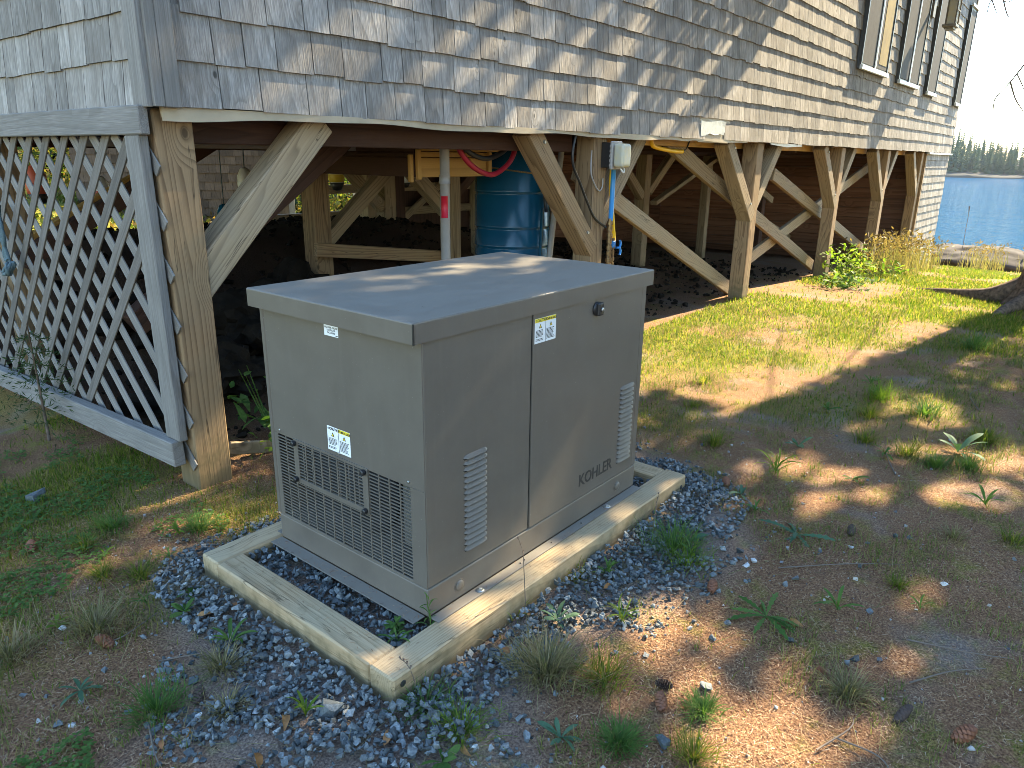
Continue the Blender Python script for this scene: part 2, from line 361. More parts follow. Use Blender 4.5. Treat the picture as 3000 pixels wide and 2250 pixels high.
def lawn(x, y):
    """how grassy the ground is: 0 needle litter, 1 lawn"""
    x = np.asarray(x, float); y = np.asarray(y, float)
    def sm(a, b, v):
        q = np.clip((v-a)/(b-a), 0, 1); return q*q*(3-2*q)
    right = sm(1.3, 4.4, x + .9*y)*.95
    left = np.clip(sm(.5, 1.15, y)*(1-sm(-.1, .5, x))*1.1, 0, 1)
    back = sm(7.5, 8.5, y)
    strip = sm(.35, .9, y)*sm(1.5, 2.4, x)*.6
    house = (y > 1.5) & (y < 7.6) & (x > .15) & (x < 15.4)
    nz = vnoise(x, y, .45, 5)*.6 + vnoise(x, y, 1.3, 6)*.4
    v = np.maximum.reduce([right, left, strip])*np.clip(nz*3.4-1.15, .03, 1.2) 
    v = np.maximum(v, back)
    shade = sm(1.25, 1.75, y)
    v = np.where(house, 0.02*(1-shade), v)
    return np.clip(v, 0, 1)
m, t, n, b = newmat('ground_soil')
at = nd(t, 'ShaderNodeAttribute', attribute_name='lawn'); at2 = nd(t, 'ShaderNodeAttribute', attribute_name='grit'); at3 = nd(t, 'ShaderNodeAttribute', attribute_name='earth')
tc = nd(t, 'ShaderNodeTexCoord')
n1 = nd(t, 'ShaderNodeTexNoise', i_Scale=160.0, i_Detail=6.0, i_Roughness=.7); t.links.new(tc.outputs['Object'], n1.inputs['Vector'])
n2 = nd(t, 'ShaderNodeTexNoise', i_Scale=6.0, i_Detail=6.0, i_Roughness=.65); t.links.new(tc.outputs['Object'], n2.inputs['Vector'])
n3 = nd(t, 'ShaderNodeTexNoise', i_Scale=2.2, i_Detail=5.0); t.links.new(tc.outputs['Object'], n3.inputs['Vector'])
base = ramp(t, n1.outputs['Fac'], [(.30, (.022, .010, .006)), (.43, (.125, .060, .031)), (.57, (.245, .136, .07)), (.72, (.42, .275, .15))])
grey = ramp(t, n1.outputs['Fac'], [(.3, (.08, .075, .07)), (.52, (.19, .18, .168)), (.72, (.38, .36, .34))])
moss = ramp(t, n1.outputs['Fac'], [(.3, (.035, .04, .006)), (.52, (.15, .155, .018)), (.72, (.29, .26, .04))])
c = mix(t, ramp(t, n3.outputs['Fac'], [(.56, (0, 0, 0)), (.70, (.55, .55, .55))]), base, grey)
c = mix(t, ramp(t, n2.outputs['Fac'], [(.53, (0, 0, 0)), (.68, (.65, .65, .65))]), c, moss)
c = mix(t, math_(t, 'MULTIPLY', at.outputs['Fac'], .9), c, moss)
c = mix(t, at2.outputs['Fac'], c, grey)
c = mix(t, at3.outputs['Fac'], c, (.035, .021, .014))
t.links.new(c, b.inputs['Base Color']); b.inputs['Roughness'].default_value = .95; b.inputs['Specular IOR Level'].default_value = .15
vo = nd(t, 'ShaderNodeTexVoronoi', i_Scale=120.0); t.links.new(tc.outputs['Object'], vo.inputs['Vector'])
bump(t, b, math_(t, 'ADD', n1.outputs['Fac'], math_(t, 'MULTIPLY', vo.outputs['Distance'], .6)), .9, .008)
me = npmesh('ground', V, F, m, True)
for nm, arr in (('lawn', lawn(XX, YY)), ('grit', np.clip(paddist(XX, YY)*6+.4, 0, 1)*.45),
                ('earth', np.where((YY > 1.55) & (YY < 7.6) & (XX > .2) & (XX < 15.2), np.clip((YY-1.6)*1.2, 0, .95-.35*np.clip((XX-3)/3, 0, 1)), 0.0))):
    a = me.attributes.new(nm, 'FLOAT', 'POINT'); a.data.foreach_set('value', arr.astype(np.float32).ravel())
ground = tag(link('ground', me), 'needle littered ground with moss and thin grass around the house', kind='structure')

# water
m, t, n, b = newmat('sea_water')
tc = nd(t, 'ShaderNodeTexCoord')
mp = nd(t, 'ShaderNodeMapping'); mp.inputs['Scale'].default_value = (1.6, .8, 1); t.links.new(tc.outputs['Object'], mp.inputs[0])
a1 = nd(t, 'ShaderNodeTexNoise', i_Scale=.8, i_Detail=4.0, i_Roughness=.68); t.links.new(mp.outputs[0], a1.inputs['Vector'])
a2 = nd(t, 'ShaderNodeTexNoise', i_Scale=.12, i_Detail=3.0); t.links.new(mp.outputs[0], a2.inputs['Vector'])
b.inputs['Base Color'].default_value = (.012, .13, .26, 1); b.inputs['Roughness'].default_value = .06; b.inputs['Specular IOR Level'].default_value = .3; b.inputs['IOR'].default_value = 1.33
bump(t, b, math_(t, 'ADD', a1.outputs['Fac'], math_(t, 'MULTIPLY', a2.outputs['Fac'], 1.5)), 1.0, 3.0)
V = [(16, -700, 0), (900, -700, 0), (900, 900, 0), (16, 900, 0)]
tag(link('water', meshdata('water', V, [(0, 1, 2, 3)], m), Matrix.Translation((0, 0, -5.2))), 'blue sea glittering in the sun', kind='structure')

# far shore
m = plain('far_shore', (.03, .03, .022), rough=.9, noise=.5, scale=.2)
V = []; F = []; N = 60
for i in range(N+1):
    yy = -260 + 620*i/N
    for (dx, zz) in ((0, -5.6), (1.0, -4.3 + .4*math.sin(i*1.7)), (40, -1.5 + 1.0*math.sin(i*.6)), (120, 2 + 2*math.sin(i*.31)), (160, -6)):
        V.append((375 + 10*math.sin(i*.35) + dx, yy, zz))
for i in range(N):
    for k in range(4): F.append((i*5+k, i*5+k+1, (i+1)*5+k+1, (i+1)*5+k))
tag(link('far_shore', meshdata('far_shore', V, F, m, True)), 'low rocky far shore across the water', kind='structure')
M_['conifer'] = leafmat('far_conifer', [(.018, .045, .022), (.03, .06, .026), (.045, .075, .03)], trans=.15, rough=.8)
def conifer_geo(h, r, rng):
    V = []; F = []; k = max(9, int(h*1.1))
    for i in range(k):
        f = i/k; z = h*(.02+.98*f); rr = r*(1-f)**.85*(.75+.5*rng.random()) + .1
        m_ = 7; a0 = rng.random()*6.28
        for j in range(m_):
            a = a0 + j*6.283/m_ + rng.normal()*.25; L = rr*(.6+.6*rng.random()); dz = -L*.35
            ww = L*.33; ca, sa = math.cos(a), math.sin(a); s = len(V)
            V += [(0, 0, z+h*.05), (ca*L*.6-sa*ww, sa*L*.6+ca*ww, z+dz*.5), (ca*L, sa*L, z+dz), (ca*L*.6+sa*ww, sa*L*.6-ca*ww, z+dz*.5)]
            F.append((s, s+1, s+2, s+3))
    return np.array(V), np.array(F)
VV = []; FF = []; off = 0
for i in range(1000):
    yy = -40 + 190*RNG.random(); xx = 381 + 80*RNG.random()**1.6 + 6*math.sin(yy*.06)
    hh = (8.5 + 8.5*RNG.random()**1.7)*(1.0 if yy < 72 else .85)*(1 + .18*math.sin(yy*.11))
    v, f = conifer_geo(hh, hh*.15+.7, RNG); v = v + np.array([xx, yy, -4.6 + (xx-380)*.06]); VV.append(v); FF.append(f+off); off += len(v)
tag(link('far_wood', npmesh('far_wood', np.concatenate(VV), np.concatenate(FF), M_['conifer'])), 'dark conifer wood along the far shore', kind='stuff')

# shore ledge of rock at the end of the lawn
def rockgeo(sx, sy, sz, sub, rng, amp=.35, flat=0.0):
    bm = bmesh.new(); bmesh.ops.create_icosphere(bm, subdivisions=sub, radius=1)
    o = Vector((rng.random()*50, rng.random()*50, rng.random()*50))
    for v in bm.verts:
        p = v.co.copy(); k = 1 + amp*pnoise(p*1.2+o) + amp*.5*pnoise(p*2.7+o) + amp*.25*pnoise(p*6+o)
        v.co = Vector((p.x*k*sx, p.y*k*sy, p.z*k*sz))
    return bm
M_['ledge'] = plain('grey_shore_rock', (.085, .072, .062), rough=.95, spec=.1, col2=(.03, .026, .022), scale=3.0, bumpamt=.8, bscale=12)
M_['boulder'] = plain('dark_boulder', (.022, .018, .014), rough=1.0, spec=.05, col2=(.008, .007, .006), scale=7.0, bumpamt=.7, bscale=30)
for (x, y, sx, sy, sz, lab) in ((18.6, 1.25, 1.3, 1.35, .42, 'low grey shore ledge of rock right behind the house corner'), (19.2, -1.6, 1.6, 1.7, .36, 'flat grey shore ledge partly hidden behind the spruce trunk')):
    o = link('rock_ledge', bm2me('rock_ledge', rockgeo(sx, sy, sz, 5, RNG, .3), M_['ledge'], True), Matrix.Translation((x, y, -1.0)))
    tag(o, lab, 'rock ledge', 'shore ledges')

# ------------------------------------------------------------------ house on posts
HX0, HX1, HY0, HY1, HZ = .085, 15.45, 1.37, 7.5, 1.41
house = empty('shingled_house', (HX0, HY0, -.09), 'grey cedar shingled house raised on timber posts above an open crawl space', 'house')
EXPO = .1585
wall = box('wall', (HX0+.05, HY0+.035, HZ+.005), (HX1-.03, HY0+.14, 4.2), M_['trim'], house, 0)
endwall = box('wall', (HX0+.035, HY0+.145, HZ+.005), (HX0+.14, HY1, 4.2), M_['trim'], house, 0)
SW = [.095, .11, .125, .14, .155, .17, .19, .215]
def shingle_mesh(wd, ex=EXPO):
    g = .0024; a = wd/2-g; H = ex+.022; b0, b1 = .0165, .004
    v = [(-a, 0, 0), (a, 0, 0), (a, 0, H), (-a, 0, H), (-a, -b0, 0), (a, -b0, 0), (a, -b1, H), (-a, -b1, H)]
    f = [(0, 1, 2, 3), (5, 4, 7, 6), (1, 0, 4, 5), (3, 2, 6, 7), (0, 3, 7, 4), (2, 1, 5, 6)]
    return v, f
SHM = [meshdata('shingle', *shingle_mesh(wd), M_['shingle']) for wd in SW]
WIN = [(8.42, 9.67, 2.28), (10.29, 11.53, 2.27), (12.15, 12.85, 2.25), (14.64, 15.25, 2.23)]
def ztop(x): return min(4.1, 1.85 + .44*(x/3.0)**.9 + .35) if x < 3 else min(4.1, 2.65 + (x-3)*.23)
items = []
rs = random.Random(3)
for k in range(18):
    z = HZ + k*EXPO; x = HX0 + .113 - rs.random()*.1
    while x < HX1 - .1:
        i = rs.choice((0, 1, 2, 2, 3, 3, 4, 5, 6, 7)) if x < 6 else rs.choice((1, 2, 2, 3, 3, 4, 5)); wd = SW[i]; xc = x + wd/2
        x0 = x; x += wd
        if z > ztop(xc): continue
        if any(a-.02 < xc < c_+.02 and z > zb-.05 for a, c_, zb in WIN): continue
        if k == 0 and 4.42 < xc < 5.0: continue
        if x0 < HX0+.113:                                     # first shingle of a course is trimmed to the corner board
            continue_w = x - (HX0+.113); 
            if continue_w < .045: continue
            xc = HX0+.113+continue_w/2; items.append((xc, z+rs.gauss(0, .0015), None, continue_w)); continue
        items.append((xc, z+rs.gauss(0, .0034), i, wd))
items.sort(key=lambda q: (q[0]+1.19)**2*1.0 + (q[1]-1.2)**2)
for (xc, z, i, wd) in items[:250]:
    me = SHM[i] if i is not None else meshdata('shingle', *shingle_mesh(wd), M_['shingle'])
    link('shingle', me, Matrix.Translation((xc, HY0+.033, z)) @ Matrix.Rotation(rs.gauss(0, .0035), 4, 'Y'), wall)
V = []; F = []
for (xc, z, i, wd) in items[250:]:
    v, f = shingle_mesh(wd); s = len(V); an = rs.gauss(0, .004)
    V += [(p[0]+xc-p[2]*an, p[1], p[2]+z) for p in v]; F += [tuple(a+s for a in q) for q in f]
tag(link('shingle', meshdata('shingle', V, F, M_['shingle']), Matrix.Translation((0, HY0+.033, 0)), wall), kind='stuff')
# end wall, facing -x
R90 = Matrix.Rotation(rad(-90), 4, 'Z'); cnt = 0
for k in range(4):
    z = HZ + .004 + k*EXPO*.985; y = HY0 + .115
    while y < 3.9:
        i = rs.choice((1, 2, 3, 4, 5, 6, 7)); wd = SW[i]
        if cnt < 55: link('shingle', SHM[i], Matrix.Translation((HX0+.033, y+wd/2, z+rs.gauss(0, .0022))) @ R90 @ Matrix.Rotation(rs.gauss(0, .0035), 4, 'Y'), endwall); cnt += 1
        y += wd
# corner boards
beam('corner_board', (HX0+.006, HY0+.064, HZ-.004), (HX0+.006, HY0+.064, 4.19), .022, .098, M_['trim'], house, bevel=.002)
beam('corner_board', (HX0+.0335, HY0+.007, HZ-.002), (HX0+.0335, HY0+.007, 4.19), .036, .021, M_['trim'], house, bevel=.002)
beam('corner_board', (HX0+.083, HY0+.0085, HZ-.003), (HX0+.083, HY0+.0085, 4.19), .060, .024, M_['trim'], house, bevel=.003)
# floor, roof and the far sides keep the crawl space dark
box('floor', (HX0+.15, HY0+.15, 1.455), (HX1-.05, HY1, 1.52), M_['dark'], house, 0)
ym = (HY0+HY1)/2; V = []
for x in (HX0-.12, HX1+.2): V += [(x, HY0-.10, 4.205), (x, ym, 5.9), (x, HY1+.3, 4.205), (x, HY1+.3, 4.32), (x, ym, 6.03), (x, HY0-.10, 4.32)]
link('roof', meshdata('roof', V, [(0, 1, 4, 5), (1, 2, 3, 4), (11, 10, 7, 6), (10, 9, 8, 7), (0, 6, 7, 1), (1, 7, 8, 2), (3, 9, 10, 4), (4, 10, 11, 5), (0, 5, 11, 6), (2, 8, 9, 3)], M_['trim']), None, house)
for x in (HX0+.05, HX1-.1): link('gable', meshdata('gable', [(x, HY0+.05, 4.2), (x, HY1, 4.2), (x, ym, 5.88), (x+.05, HY0+.05, 4.2), (x+.05, HY1, 4.2), (x+.05, ym, 5.88)], [(0, 2, 1), (3, 4, 5), (0, 3, 5, 2), (2, 5, 4, 1)], M_['trim']), None, house)
box('wall', (HX1-.14, HY0+.145, -1.2), (HX1-.04, HY1, 4.2), M_['trim'], house, 0)
box('wall', (HX0+.145, HY1-.1, 1.3), (HX1-.145, HY1, 4.2), M_['trim'], house, 0)
for j in range(11):                                            # joists across
    x = .5 + j*1.4
    beam('joist', (x, 1.66, 1.39), (x, HY1-.12, 1.39), .05, .12, M_['dark'], house, ref=(0, 0, 1))
beam('girder', (.27, 1.63, 1.352), (2.98, 1.63, 1.352), .045, .125, M_['dark'], house, ref=(0, 0, 1))
beam('girder', (3.16, 1.63, 1.385), (13.1, 1.63, 1.385), .045, .07, M_['ply'], house, ref=(0, 0, 1))
beam('girder', (.3, 3.3, 1.34), (15.2, 3.3, 1.34), .10, .09, M_['dark'], house, ref=(0, 0, 1))
beam('girder', (.3, 5.6, 1.33), (15.2, 5.6, 1.33), .10, .10, M_['dark'], house, ref=(0, 0, 1))
# drooping membrane under the first course
V = []; F = []; N = 90
for i in range(N+1):
    x = HX0+.05 + (5.3)*i/N
    dz = .026 + .006*math.sin(x*4.1+.6) + .003*math.sin(x*9.3) + .012*math.exp(-((x-.2)/.3)**2)
    if x > 4.3: dz *= .6
    yy = HY0+.022 + .006*math.sin(x*5)
    for (oy, oz) in ((0, .004), (0, -dz), (.004, -dz), (.02, .004)): V.append((x, yy+oy, HZ-.002+oz))
for i in range(N):
    for k in range(4): F.append((i*4+k, i*4+(k+1) % 4, (i+1)*4+(k+1) % 4, (i+1)*4+k))
F += [(0, 1, 2, 3), (N*4+3, N*4+2, N*4+1, N*4)]
link('membrane_strip', meshdata('membrane_strip', V, F, M_['flash']), None, house)
link('membrane_strip', meshdata('membrane_strip', [(6.0, HY0+.03, HZ), (6.9, HY0+.03, HZ), (6.9, HY0+.03, HZ-.02), (6.45, HY0+.03, HZ-.035), (6.0, HY0+.03, HZ-.015), (6.0, HY0+.034, HZ), (6.9, HY0+.034, HZ), (6.9, HY0+.034, HZ-.02), (6.45, HY0+.034, HZ-.035), (6.0, HY0+.034, HZ-.015)],
     [(0, 1, 2, 3, 4), (9, 8, 7, 6, 5), (1, 0, 5, 6), (2, 1, 6, 7), (3, 2, 7, 8), (4, 3, 8, 9), (0, 4, 9, 5)], M_['lead']), None, house)
# patch where the shingles are missing, with torn film
box('patch_panel', (4.42, HY0+.0255, HZ-.028), (5.0, HY0+.0315, HZ+.212), M_['flash'], house, .001)
pts = [(4.43, 1.545), (4.52, 1.537), (4.60, 1.552), (4.72, 1.550), (4.80, 1.558), (4.90, 1.548), (4.885, 1.50), (4.89, 1.475), (4.87, 1.445), (4.80, 1.452), (4.70, 1.44), (4.6, 1.452), (4.52, 1.43), (4.44, 1.425)]
bm = bmesh.new(); vs = [bm.verts.new((x, HY0+.0165+.0015*math.sin(i*2.3), z)) for i, (x, z) in enumerate(pts)]; f = bm.faces.new(vs)
r = bmesh.ops.extrude_face_region(bm, geom=[f]); bmesh.ops.translate(bm, vec=(0, .002, 0), verts=[e for e in r['geom'] if isinstance(e, bmesh.types.BMVert)])
link('torn_film', bm2me('torn_film', bm, M_['sheet']), None, house)
for i in range(3): box('print_bar', (4.56, HY0+.0225, 1.597-i*.013), (4.70-.03*(i == 2), HY0+.025, 1.603-i*.013), M_['ink'], house, 0)

# posts and braces of the front row
FP = [.118, 3.0, 5.80, 8.50, 10.80, 13.14]
for i, x in enumerate(FP):
    z0 = Gf(x+.07, 1.5)-.15
    p = beam('post', (x+.075, 1.515, z0), (x+.075, 1.515, 1.405 if i != 1 else 1.42), .15, .148, M_['post'], house, bevel=.006)
def brace(x, sgn, z0=.80, run=.66, y=1.51, mat='brace', zt=1.405, wd=.125, dp=.13):
    x0 = x + (.075 + .045)*sgn; 
    return beam('brace', (x0, y, z0), (x0+sgn*run, y, zt-.03), wd, dp, M_[mat], house, bevel=.005)
beam('brace', (.20, 1.525, .715), (.875, 1.525, 1.395), .128, .13, M_['brace'], house, bevel=.005)
for i, x in enumerate(FP[1:], 1):
    if i < 6: beam('brace', (x+.05, 1.505, .645 if i == 1 else .715), (x-.66, 1.505, 1.41), .118, .135, M_['brace' if i != 1 else 'post'], house, bevel=.005)
    if i < 5: beam('brace', (x+.10, 1.53, .755), (x+.68, 1.53, 1.41), .115, .13, M_['brace'], house, bevel=.005)
for (i, s, bx, bz) in ((1, -1, -.05, .775), (1, -1, -.56, 1.34), (2, -1, -.05, .85), (2, -1, -.55, 1.35), (3, -1, -.05, .85), (3, -1, -.55, 1.35), (4, -1, -.05, .85)):
    bm = bmesh.new(); bmesh.ops.create_cone(bm, segments=8, radius1=.011, radius2=.009, depth=.012, cap_ends=True)
    link('bolt_head', bm2me('bolt_head', bm, M_['steel']), Matrix.Translation((FP[i]+bx, 1.433, bz)) @ Matrix.Rotation(rad(90), 4, 'X'), house)
# long sway braces
D = lambda a, b, wd=.13, y=1.66, dp=.045, m='brace': beam('sway_brace', (a[0], y, a[1]), (b[0], y, b[1]), wd, dp, M_[m], house)
D((3.10, 1.17), (5.98, -.02)); D((4.40, 1.39), (8.62, -.05)); D((6.84, 1.11), (11.25, -.10)); D((11.0, 1.17), (6.50, .20), y=1.73); D((8.7, 1.30), (10.9, .62), .1, 3.1)
# inner posts and braces
for (x, y, wd, zt, mt) in ((2.12, 3.3, .15, 1.30, 'post'), (3.38, 3.12, .13, 1.30, 'brace'), (3.95, 4.6, .15, 1.30, 'brace'), (3.92, 3.3, .085, 1.30, 'brace'), (6.95, 3.25, .14, 1.30, 'brace'), (8.75, 3.25, .11, 1.30, 'brace'), (5.0, 5.6, .15, 1.28, 'dark'), (4.55, 5.6, .15, 1.28, 'brace'), (11.3, 3.4, .15, 1.3, 'dark'), (.22, 3.6, .15, 1.3, 'post'), (6.4, 7.3, .15, 1.3, 'brace'), (3.2, 7.3, .15, 1.3, 'dark'), (8.3, 7.3, .15, 1.3, 'brace')):
    beam('post', (x+wd/2, y+wd/2, Gf(x, y)-.2), (x+wd/2, y+wd/2, zt), wd, wd, M_[mt], house, bevel=.005)
for a, b, wd, m in (((2.25, 3.36, .62), (2.95, 3.36, 1.18), .10, 'brace'), ((3.95, 4.66, .72), (3.35, 4.66, 1.28), .11, 'brace'), ((3.38, 3.18, .80), (2.82, 3.18, 1.28), .11, 'brace'), ((3.5, 3.18, .95), (3.95, 3.18, 1.28), .08, 'dark'),
                    ((6.95, 3.3, .80), (6.3, 3.3, 1.3), .10, 'brace'), ((7.1, 3.3, .85), (7.7, 3.3, 1.3), .10, 'brace'), ((7.10, 3.2, .72), (8.85, 3.2, 1.27), .05, 'brace'), ((8.9, 3.3, .9), (12.5, 3.3, -.1), .07, 'brace'),
                    ((.22, 2.1, .50), (1.5, 2.1, 1.36), .11, 'dark'), ((.25, 3.5, .65), (1.55, 3.5, 1.36), .10, 'dark'), ((.5, 4.5, .60), (2.0, 4.5, 1.38), .06, 'ply')):
    beam('brace', a, b, wd, .09, M_[m], house)
beam('rail', (2.05, 3.22, .585), (3.45, 3.22, .40), .10, .04, M_['post'], house)
for z in (.42, .78): beam('rail', (4.0, 7.32, z), (9.3, 7.32, z), .12, .05, M_['brace'], house)
beam('rail', (6.6, 7.25, .3), (8.1, 7.25, 1.2), .1, .05, M_['brace'], house)
beam('pipe_run', (.3, 2.6, 1.30), (2.4, 2.6, 1.30), .045, .045, M_['pvc'], house)
# boarded box that hangs under the floor
bx = empty('floor_box', (1.95, 2.03, 1.12), 'boarded box under the floor, dark on its side and yellow pine in front', 'box')
for (z0, z1, dx) in ((1.13, 1.243, .012), (1.249, 1.272, .004), (1.278, 1.42, 0)):
    beam('plank', (1.962+dx, 2.06, (z0+z1)/2), (1.962+dx, 3.25, (z0+z1)/2), .024, z1-z0, M_['dark'], bx, ref=(0, 0, 1))
beam('plank', (2.0, 2.042, 1.345), (2.80, 2.042, 1.345), .024, .125, M_['ply'], bx, ref=(0, 0, 1))
beam('plank', (2.0, 2.055, 1.262), (2.66, 2.055, 1.262), .02, .03, M_['ply'], bx, ref=(0, 0, 1))
beam('plank', (2.0, 2.058, 1.185), (2.66, 2.058, 1.185), .02, .115, M_['ply'], bx, ref=(0, 0, 1))
beam('batten', (1.985, 2.04, 1.115), (1.985, 2.04, 1.29), .03, .028, M_['ply'], bx)
beam('batten', (2.63, 2.035, 1.13), (2.63, 2.035, 1.28), .03, .028, M_['ply'], bx)
beam('batten', (1.93, 2.05, 1.10), (1.93, 2.05, 1.26), .025, .03, M_['ply'], bx)
box('core', (1.985, 2.085, 1.14), (2.66, 3.2, 1.43), M_['dark'], bx, 0)
# boards of the far interior wall
for j in range(14):
    z = -1.0 + j*.185
    beam('plank', (14.3-.004*(j % 3), 1.62, z), (14.3-.004*(j % 3), 6.9, z), .022, .18, M_['redplank'], house, ref=(0, 0, 1), bevel=.006)
for j in range(14):
    z = -1.0 + j*.185
    beam('plank', (9.6, 7.44+.004*(j % 3), z), (14.29, 7.44+.004*(j % 3), z), .022, .18, M_['redplank'], house, ref=(0, 0, 1), bevel=.006)
    beam('plank', (14.3-.004*(j % 3), 6.902, z), (14.3-.004*(j % 3), 7.43, z), .022, .18, M_['redplank'], house, ref=(0, 0, 1), bevel=.006)
box('backing', (9.55, 7.46, -1.3), (15.32, 7.49, 1.45), M_['dark'], house, 0)
box('backing', (6.2, 7.40, -.4), (9.58, 7.43, 1.45), M_['dark'], house, 0)
# shingled skirt at the far corner
sk = box('skirt_wall', (13.38, HY0+.05, -.95), (HX1-.005, HY0+.10, 1.385), M_['trim'], house, 0)
V = []; F = []; z = -.9
while z < 1.34:
    x = 13.38
    while x < HX1-.05:
        wd = rs.choice((.1, .12, .15, .17)); wd = min(wd, HX1-.02-x); v, f = shingle_mesh(wd, .128); s = len(V)
        V += [(p[0]+x+wd/2, p[1], p[2]+z+rs.gauss(0, .002)) for p in v]; F += [tuple(a+s for a in q_) for q_ in f]; x += wd
    z += .128
tag(link('shingle', meshdata('shingle', V, F, M_['shingle']), Matrix.Translation((0, HY0+.048, 0)), sk), kind='stuff')
box('skirt_cap', (13.34, HY0-.005, 1.375), (HX1+.005, HY0+.06, 1.402), M_['lead'], house, .002)
beam('skirt_post', (13.34, HY0+.07, -.8), (13.34, HY0+.07, 1.385), .07, .07, M_['post'], house)
# windows
for wi, (x0, x1, zb) in enumerate(WIN):
    yo = HY0-.018; zt = 3.93 if wi < 3 else 3.85
    if wi > 1: zt = 3.9 if wi == 2 else 3.86
    fr = box('window', (x0, yo+.012, zb), (x1, HY0+.034, zt), M_['frame'], house, .003)
    npan = 2 if wi < 2 else 1; pw = (x1-x0)/npan
    for k in range(npan):
        a = x0+k*pw
        box('pane', (a+.045, yo+.004, zb+.07), (a+pw-.045, yo+.0115, zt-.05), M_['glass'], fr, .001)
        box('sill', (a+.004, yo-.022, zb-.005), (a+pw-.004, yo+.0115, zb+.045), M_['lead'], fr, .003)
        box('frame', (a+.003, yo-.004, zb+.047), (a+.04, yo+.0115, zt-.01), M_['lead' if k else 'frame'], fr, .002)
        box('frame', (a+pw-.04, yo-.004, zb+.047), (a+pw-.003, yo+.0115, zt-.01), M_['frame'], fr, .002)
    if wi == 0: box('reflection_strip', (x0+pw+.16, yo+.001, zb+.12), (x1-.10, yo+.0035, zb+.95), plain('ochre_reflection', (.30, .21, .05), rough=.8, noise=.35, scale=5), fr, 0)  # yellow reflection on the glass, put in as a coloured strip
    if wi == 3: box('sill', (x0-.01, yo-.02, zt-.01), (x1+.01, yo+.0115, zt+.035), M_['lead'], fr, .003)
# lantern on the wall
lt = empty('wall_lantern', (11.82, HY0, 3.3), 'weathered box lantern mounted on the shingles between the tall windows', 'wall lamp')
M_['lantern'] = plain('weathered_lantern_metal', (.20, .18, .15), rough=.6, noise=.4, scale=20)
box('backplate', (11.74, HY0-.01, 3.28), (11.90, HY0+.03, 3.66), M_['lantern'], lt)
box('bracket', (11.79, HY0-.16, 3.52), (11.85, HY0-.012, 3.57), M_['lantern'], lt)
for (z0, z1, g) in ((3.53, 3.57, .0), (3.12, 3.155, .0), (3.09, 3.118, .03)): box('cap', (11.69+g, HY0-.34+g, z0), (11.95-g, HY0-.162-g, z1), M_['lantern'], lt)
for dx in (0, .22):
    for dy in (0, .12): box('corner_bar', (11.70+dx, HY0-.33+dy, 3.157), (11.72+dx, HY0-.31+dy, 3.528), M_['lantern'], lt)
box('lantern_glass', (11.723, HY0-.307, 3.16), (11.917, HY0-.193, 3.526), M_['clear'], lt, .002)
box('cross_bar', (11.705, HY0-.335, 3.33), (11.935, HY0-.325, 3.345), M_['lantern'], lt, .001)

# ------------------------------------------------------------------ lattice screen under the end wall
lat = empty('lattice_screen', (.09, 1.45, .03), 'weathered grey diagonal lattice panel below the end wall beside the corner post', 'lattice screen')
LZ0, LZ1, LY0, LY1 = .11, 1.33, 1.455, 5.6
def zbot(y): return .035 - .045*(y-1.47)
beam('rail', (.078, LY1, 1.364), (.078, 1.418, 1.364), .098, .036, M_['trim'], lat, ref=(1, 0, 0))
beam('rail', (.066, LY1, zbot(LY1)+.055), (.066, 1.472, zbot(1.472)+.055), .106, .05, M_['trim'], lat, ref=(1, 0, 0))
beam('stile', (.084, 1.508, .143), (.084, 1.508, 1.313), .112, .036, M_['trim'], lat, ref=(1, 0, 0))
pitch = .197; wd = .051
def clip(y0, z0, dy, dz, ya, yb, za, zb_):
    t0, t1 = -9., 9.
    for p, d, a, b in ((y0, dy, ya, yb), (z0, dz, za, zb_)):
        u, v = (a-p)/d, (b-p)/d
        if u > v: u, v = v, u
        t0, t1 = max(t0, u), min(t1, v)
    return t0, t1
n_ = 0
for k in range(-2, 34):
    y0 = 1.592 + k*pitch
    t0, t1 = clip(y0, 1.33, 1, -1, 1.50, LY1, .02, 1.335)         # outer layer: rises to the right
    if t1-t0 > .05: beam('slat', (.1058, y0+t1, 1.33-t1), (.1058, y0+t0, 1.33-t0), wd, .0064, M_['lattice'], lat, ref=(1, 0, 0), bevel=.001)
    y0 = 1.50 + k*pitch - 1.2
    t0, t1 = clip(y0, .06, 1, 1, 1.43, LY1, .02, 1.335)
    if t1-t0 > .05: beam('slat', (.1126, y0+t0, .06+t0), (.1126, y0+t1, .06+t1), wd, .0064, M_['trim'], lat, ref=(1, 0, 0), bevel=.001)

# ------------------------------------------------------------------ things under the floor
dr = empty('plastic_drum', (3.14, 2.20, -.05), 'tall blue plastic drum standing under the floor behind the generator', 'drum')
DM = Matrix.Translation((3.14, 2.24, 0)); R_ = .285
prof = [(R_-.03, -.1), (R_, -.07)]
for zr in (.22, .415, .612, .751, 1.0): prof += [(R_, zr-.018), (R_-.008, zr-.008), (R_-.008, zr+.004), (R_+.004, zr+.012), (R_, zr+.02)]
prof += [(R_, 1.30), (R_-.02, 1.335), (R_-.06, 1.34)]
lathe('body', prof, M_['drum'], DM, dr, 40)
lathe('rim', [(R_-.09, 1.342), (R_-.085, 1.36), (R_-.11, 1.362)], M_['drum'], DM, dr, 40)
text('lettering', 'W', .05, Matrix.Translation((3.14-.285*math.sin(.02), 2.24-.287, 1.03)) @ FX, M_['white'], dr, .0005)
st = tag(tube('tie_strap', [(3.14+.291*math.cos(a), 2.24+.291*math.sin(a), 1.165-.035*math.sin(a*1.0+2.6)) for a in [math.pi*(1+i/20) for i in range(21)]], .006, plain('chain_strap', (.35, .24, .1), rough=.5, metal=.5, noise=.6, scale=150)), 'thin tan strap pulled around the blue drum', 'strap')
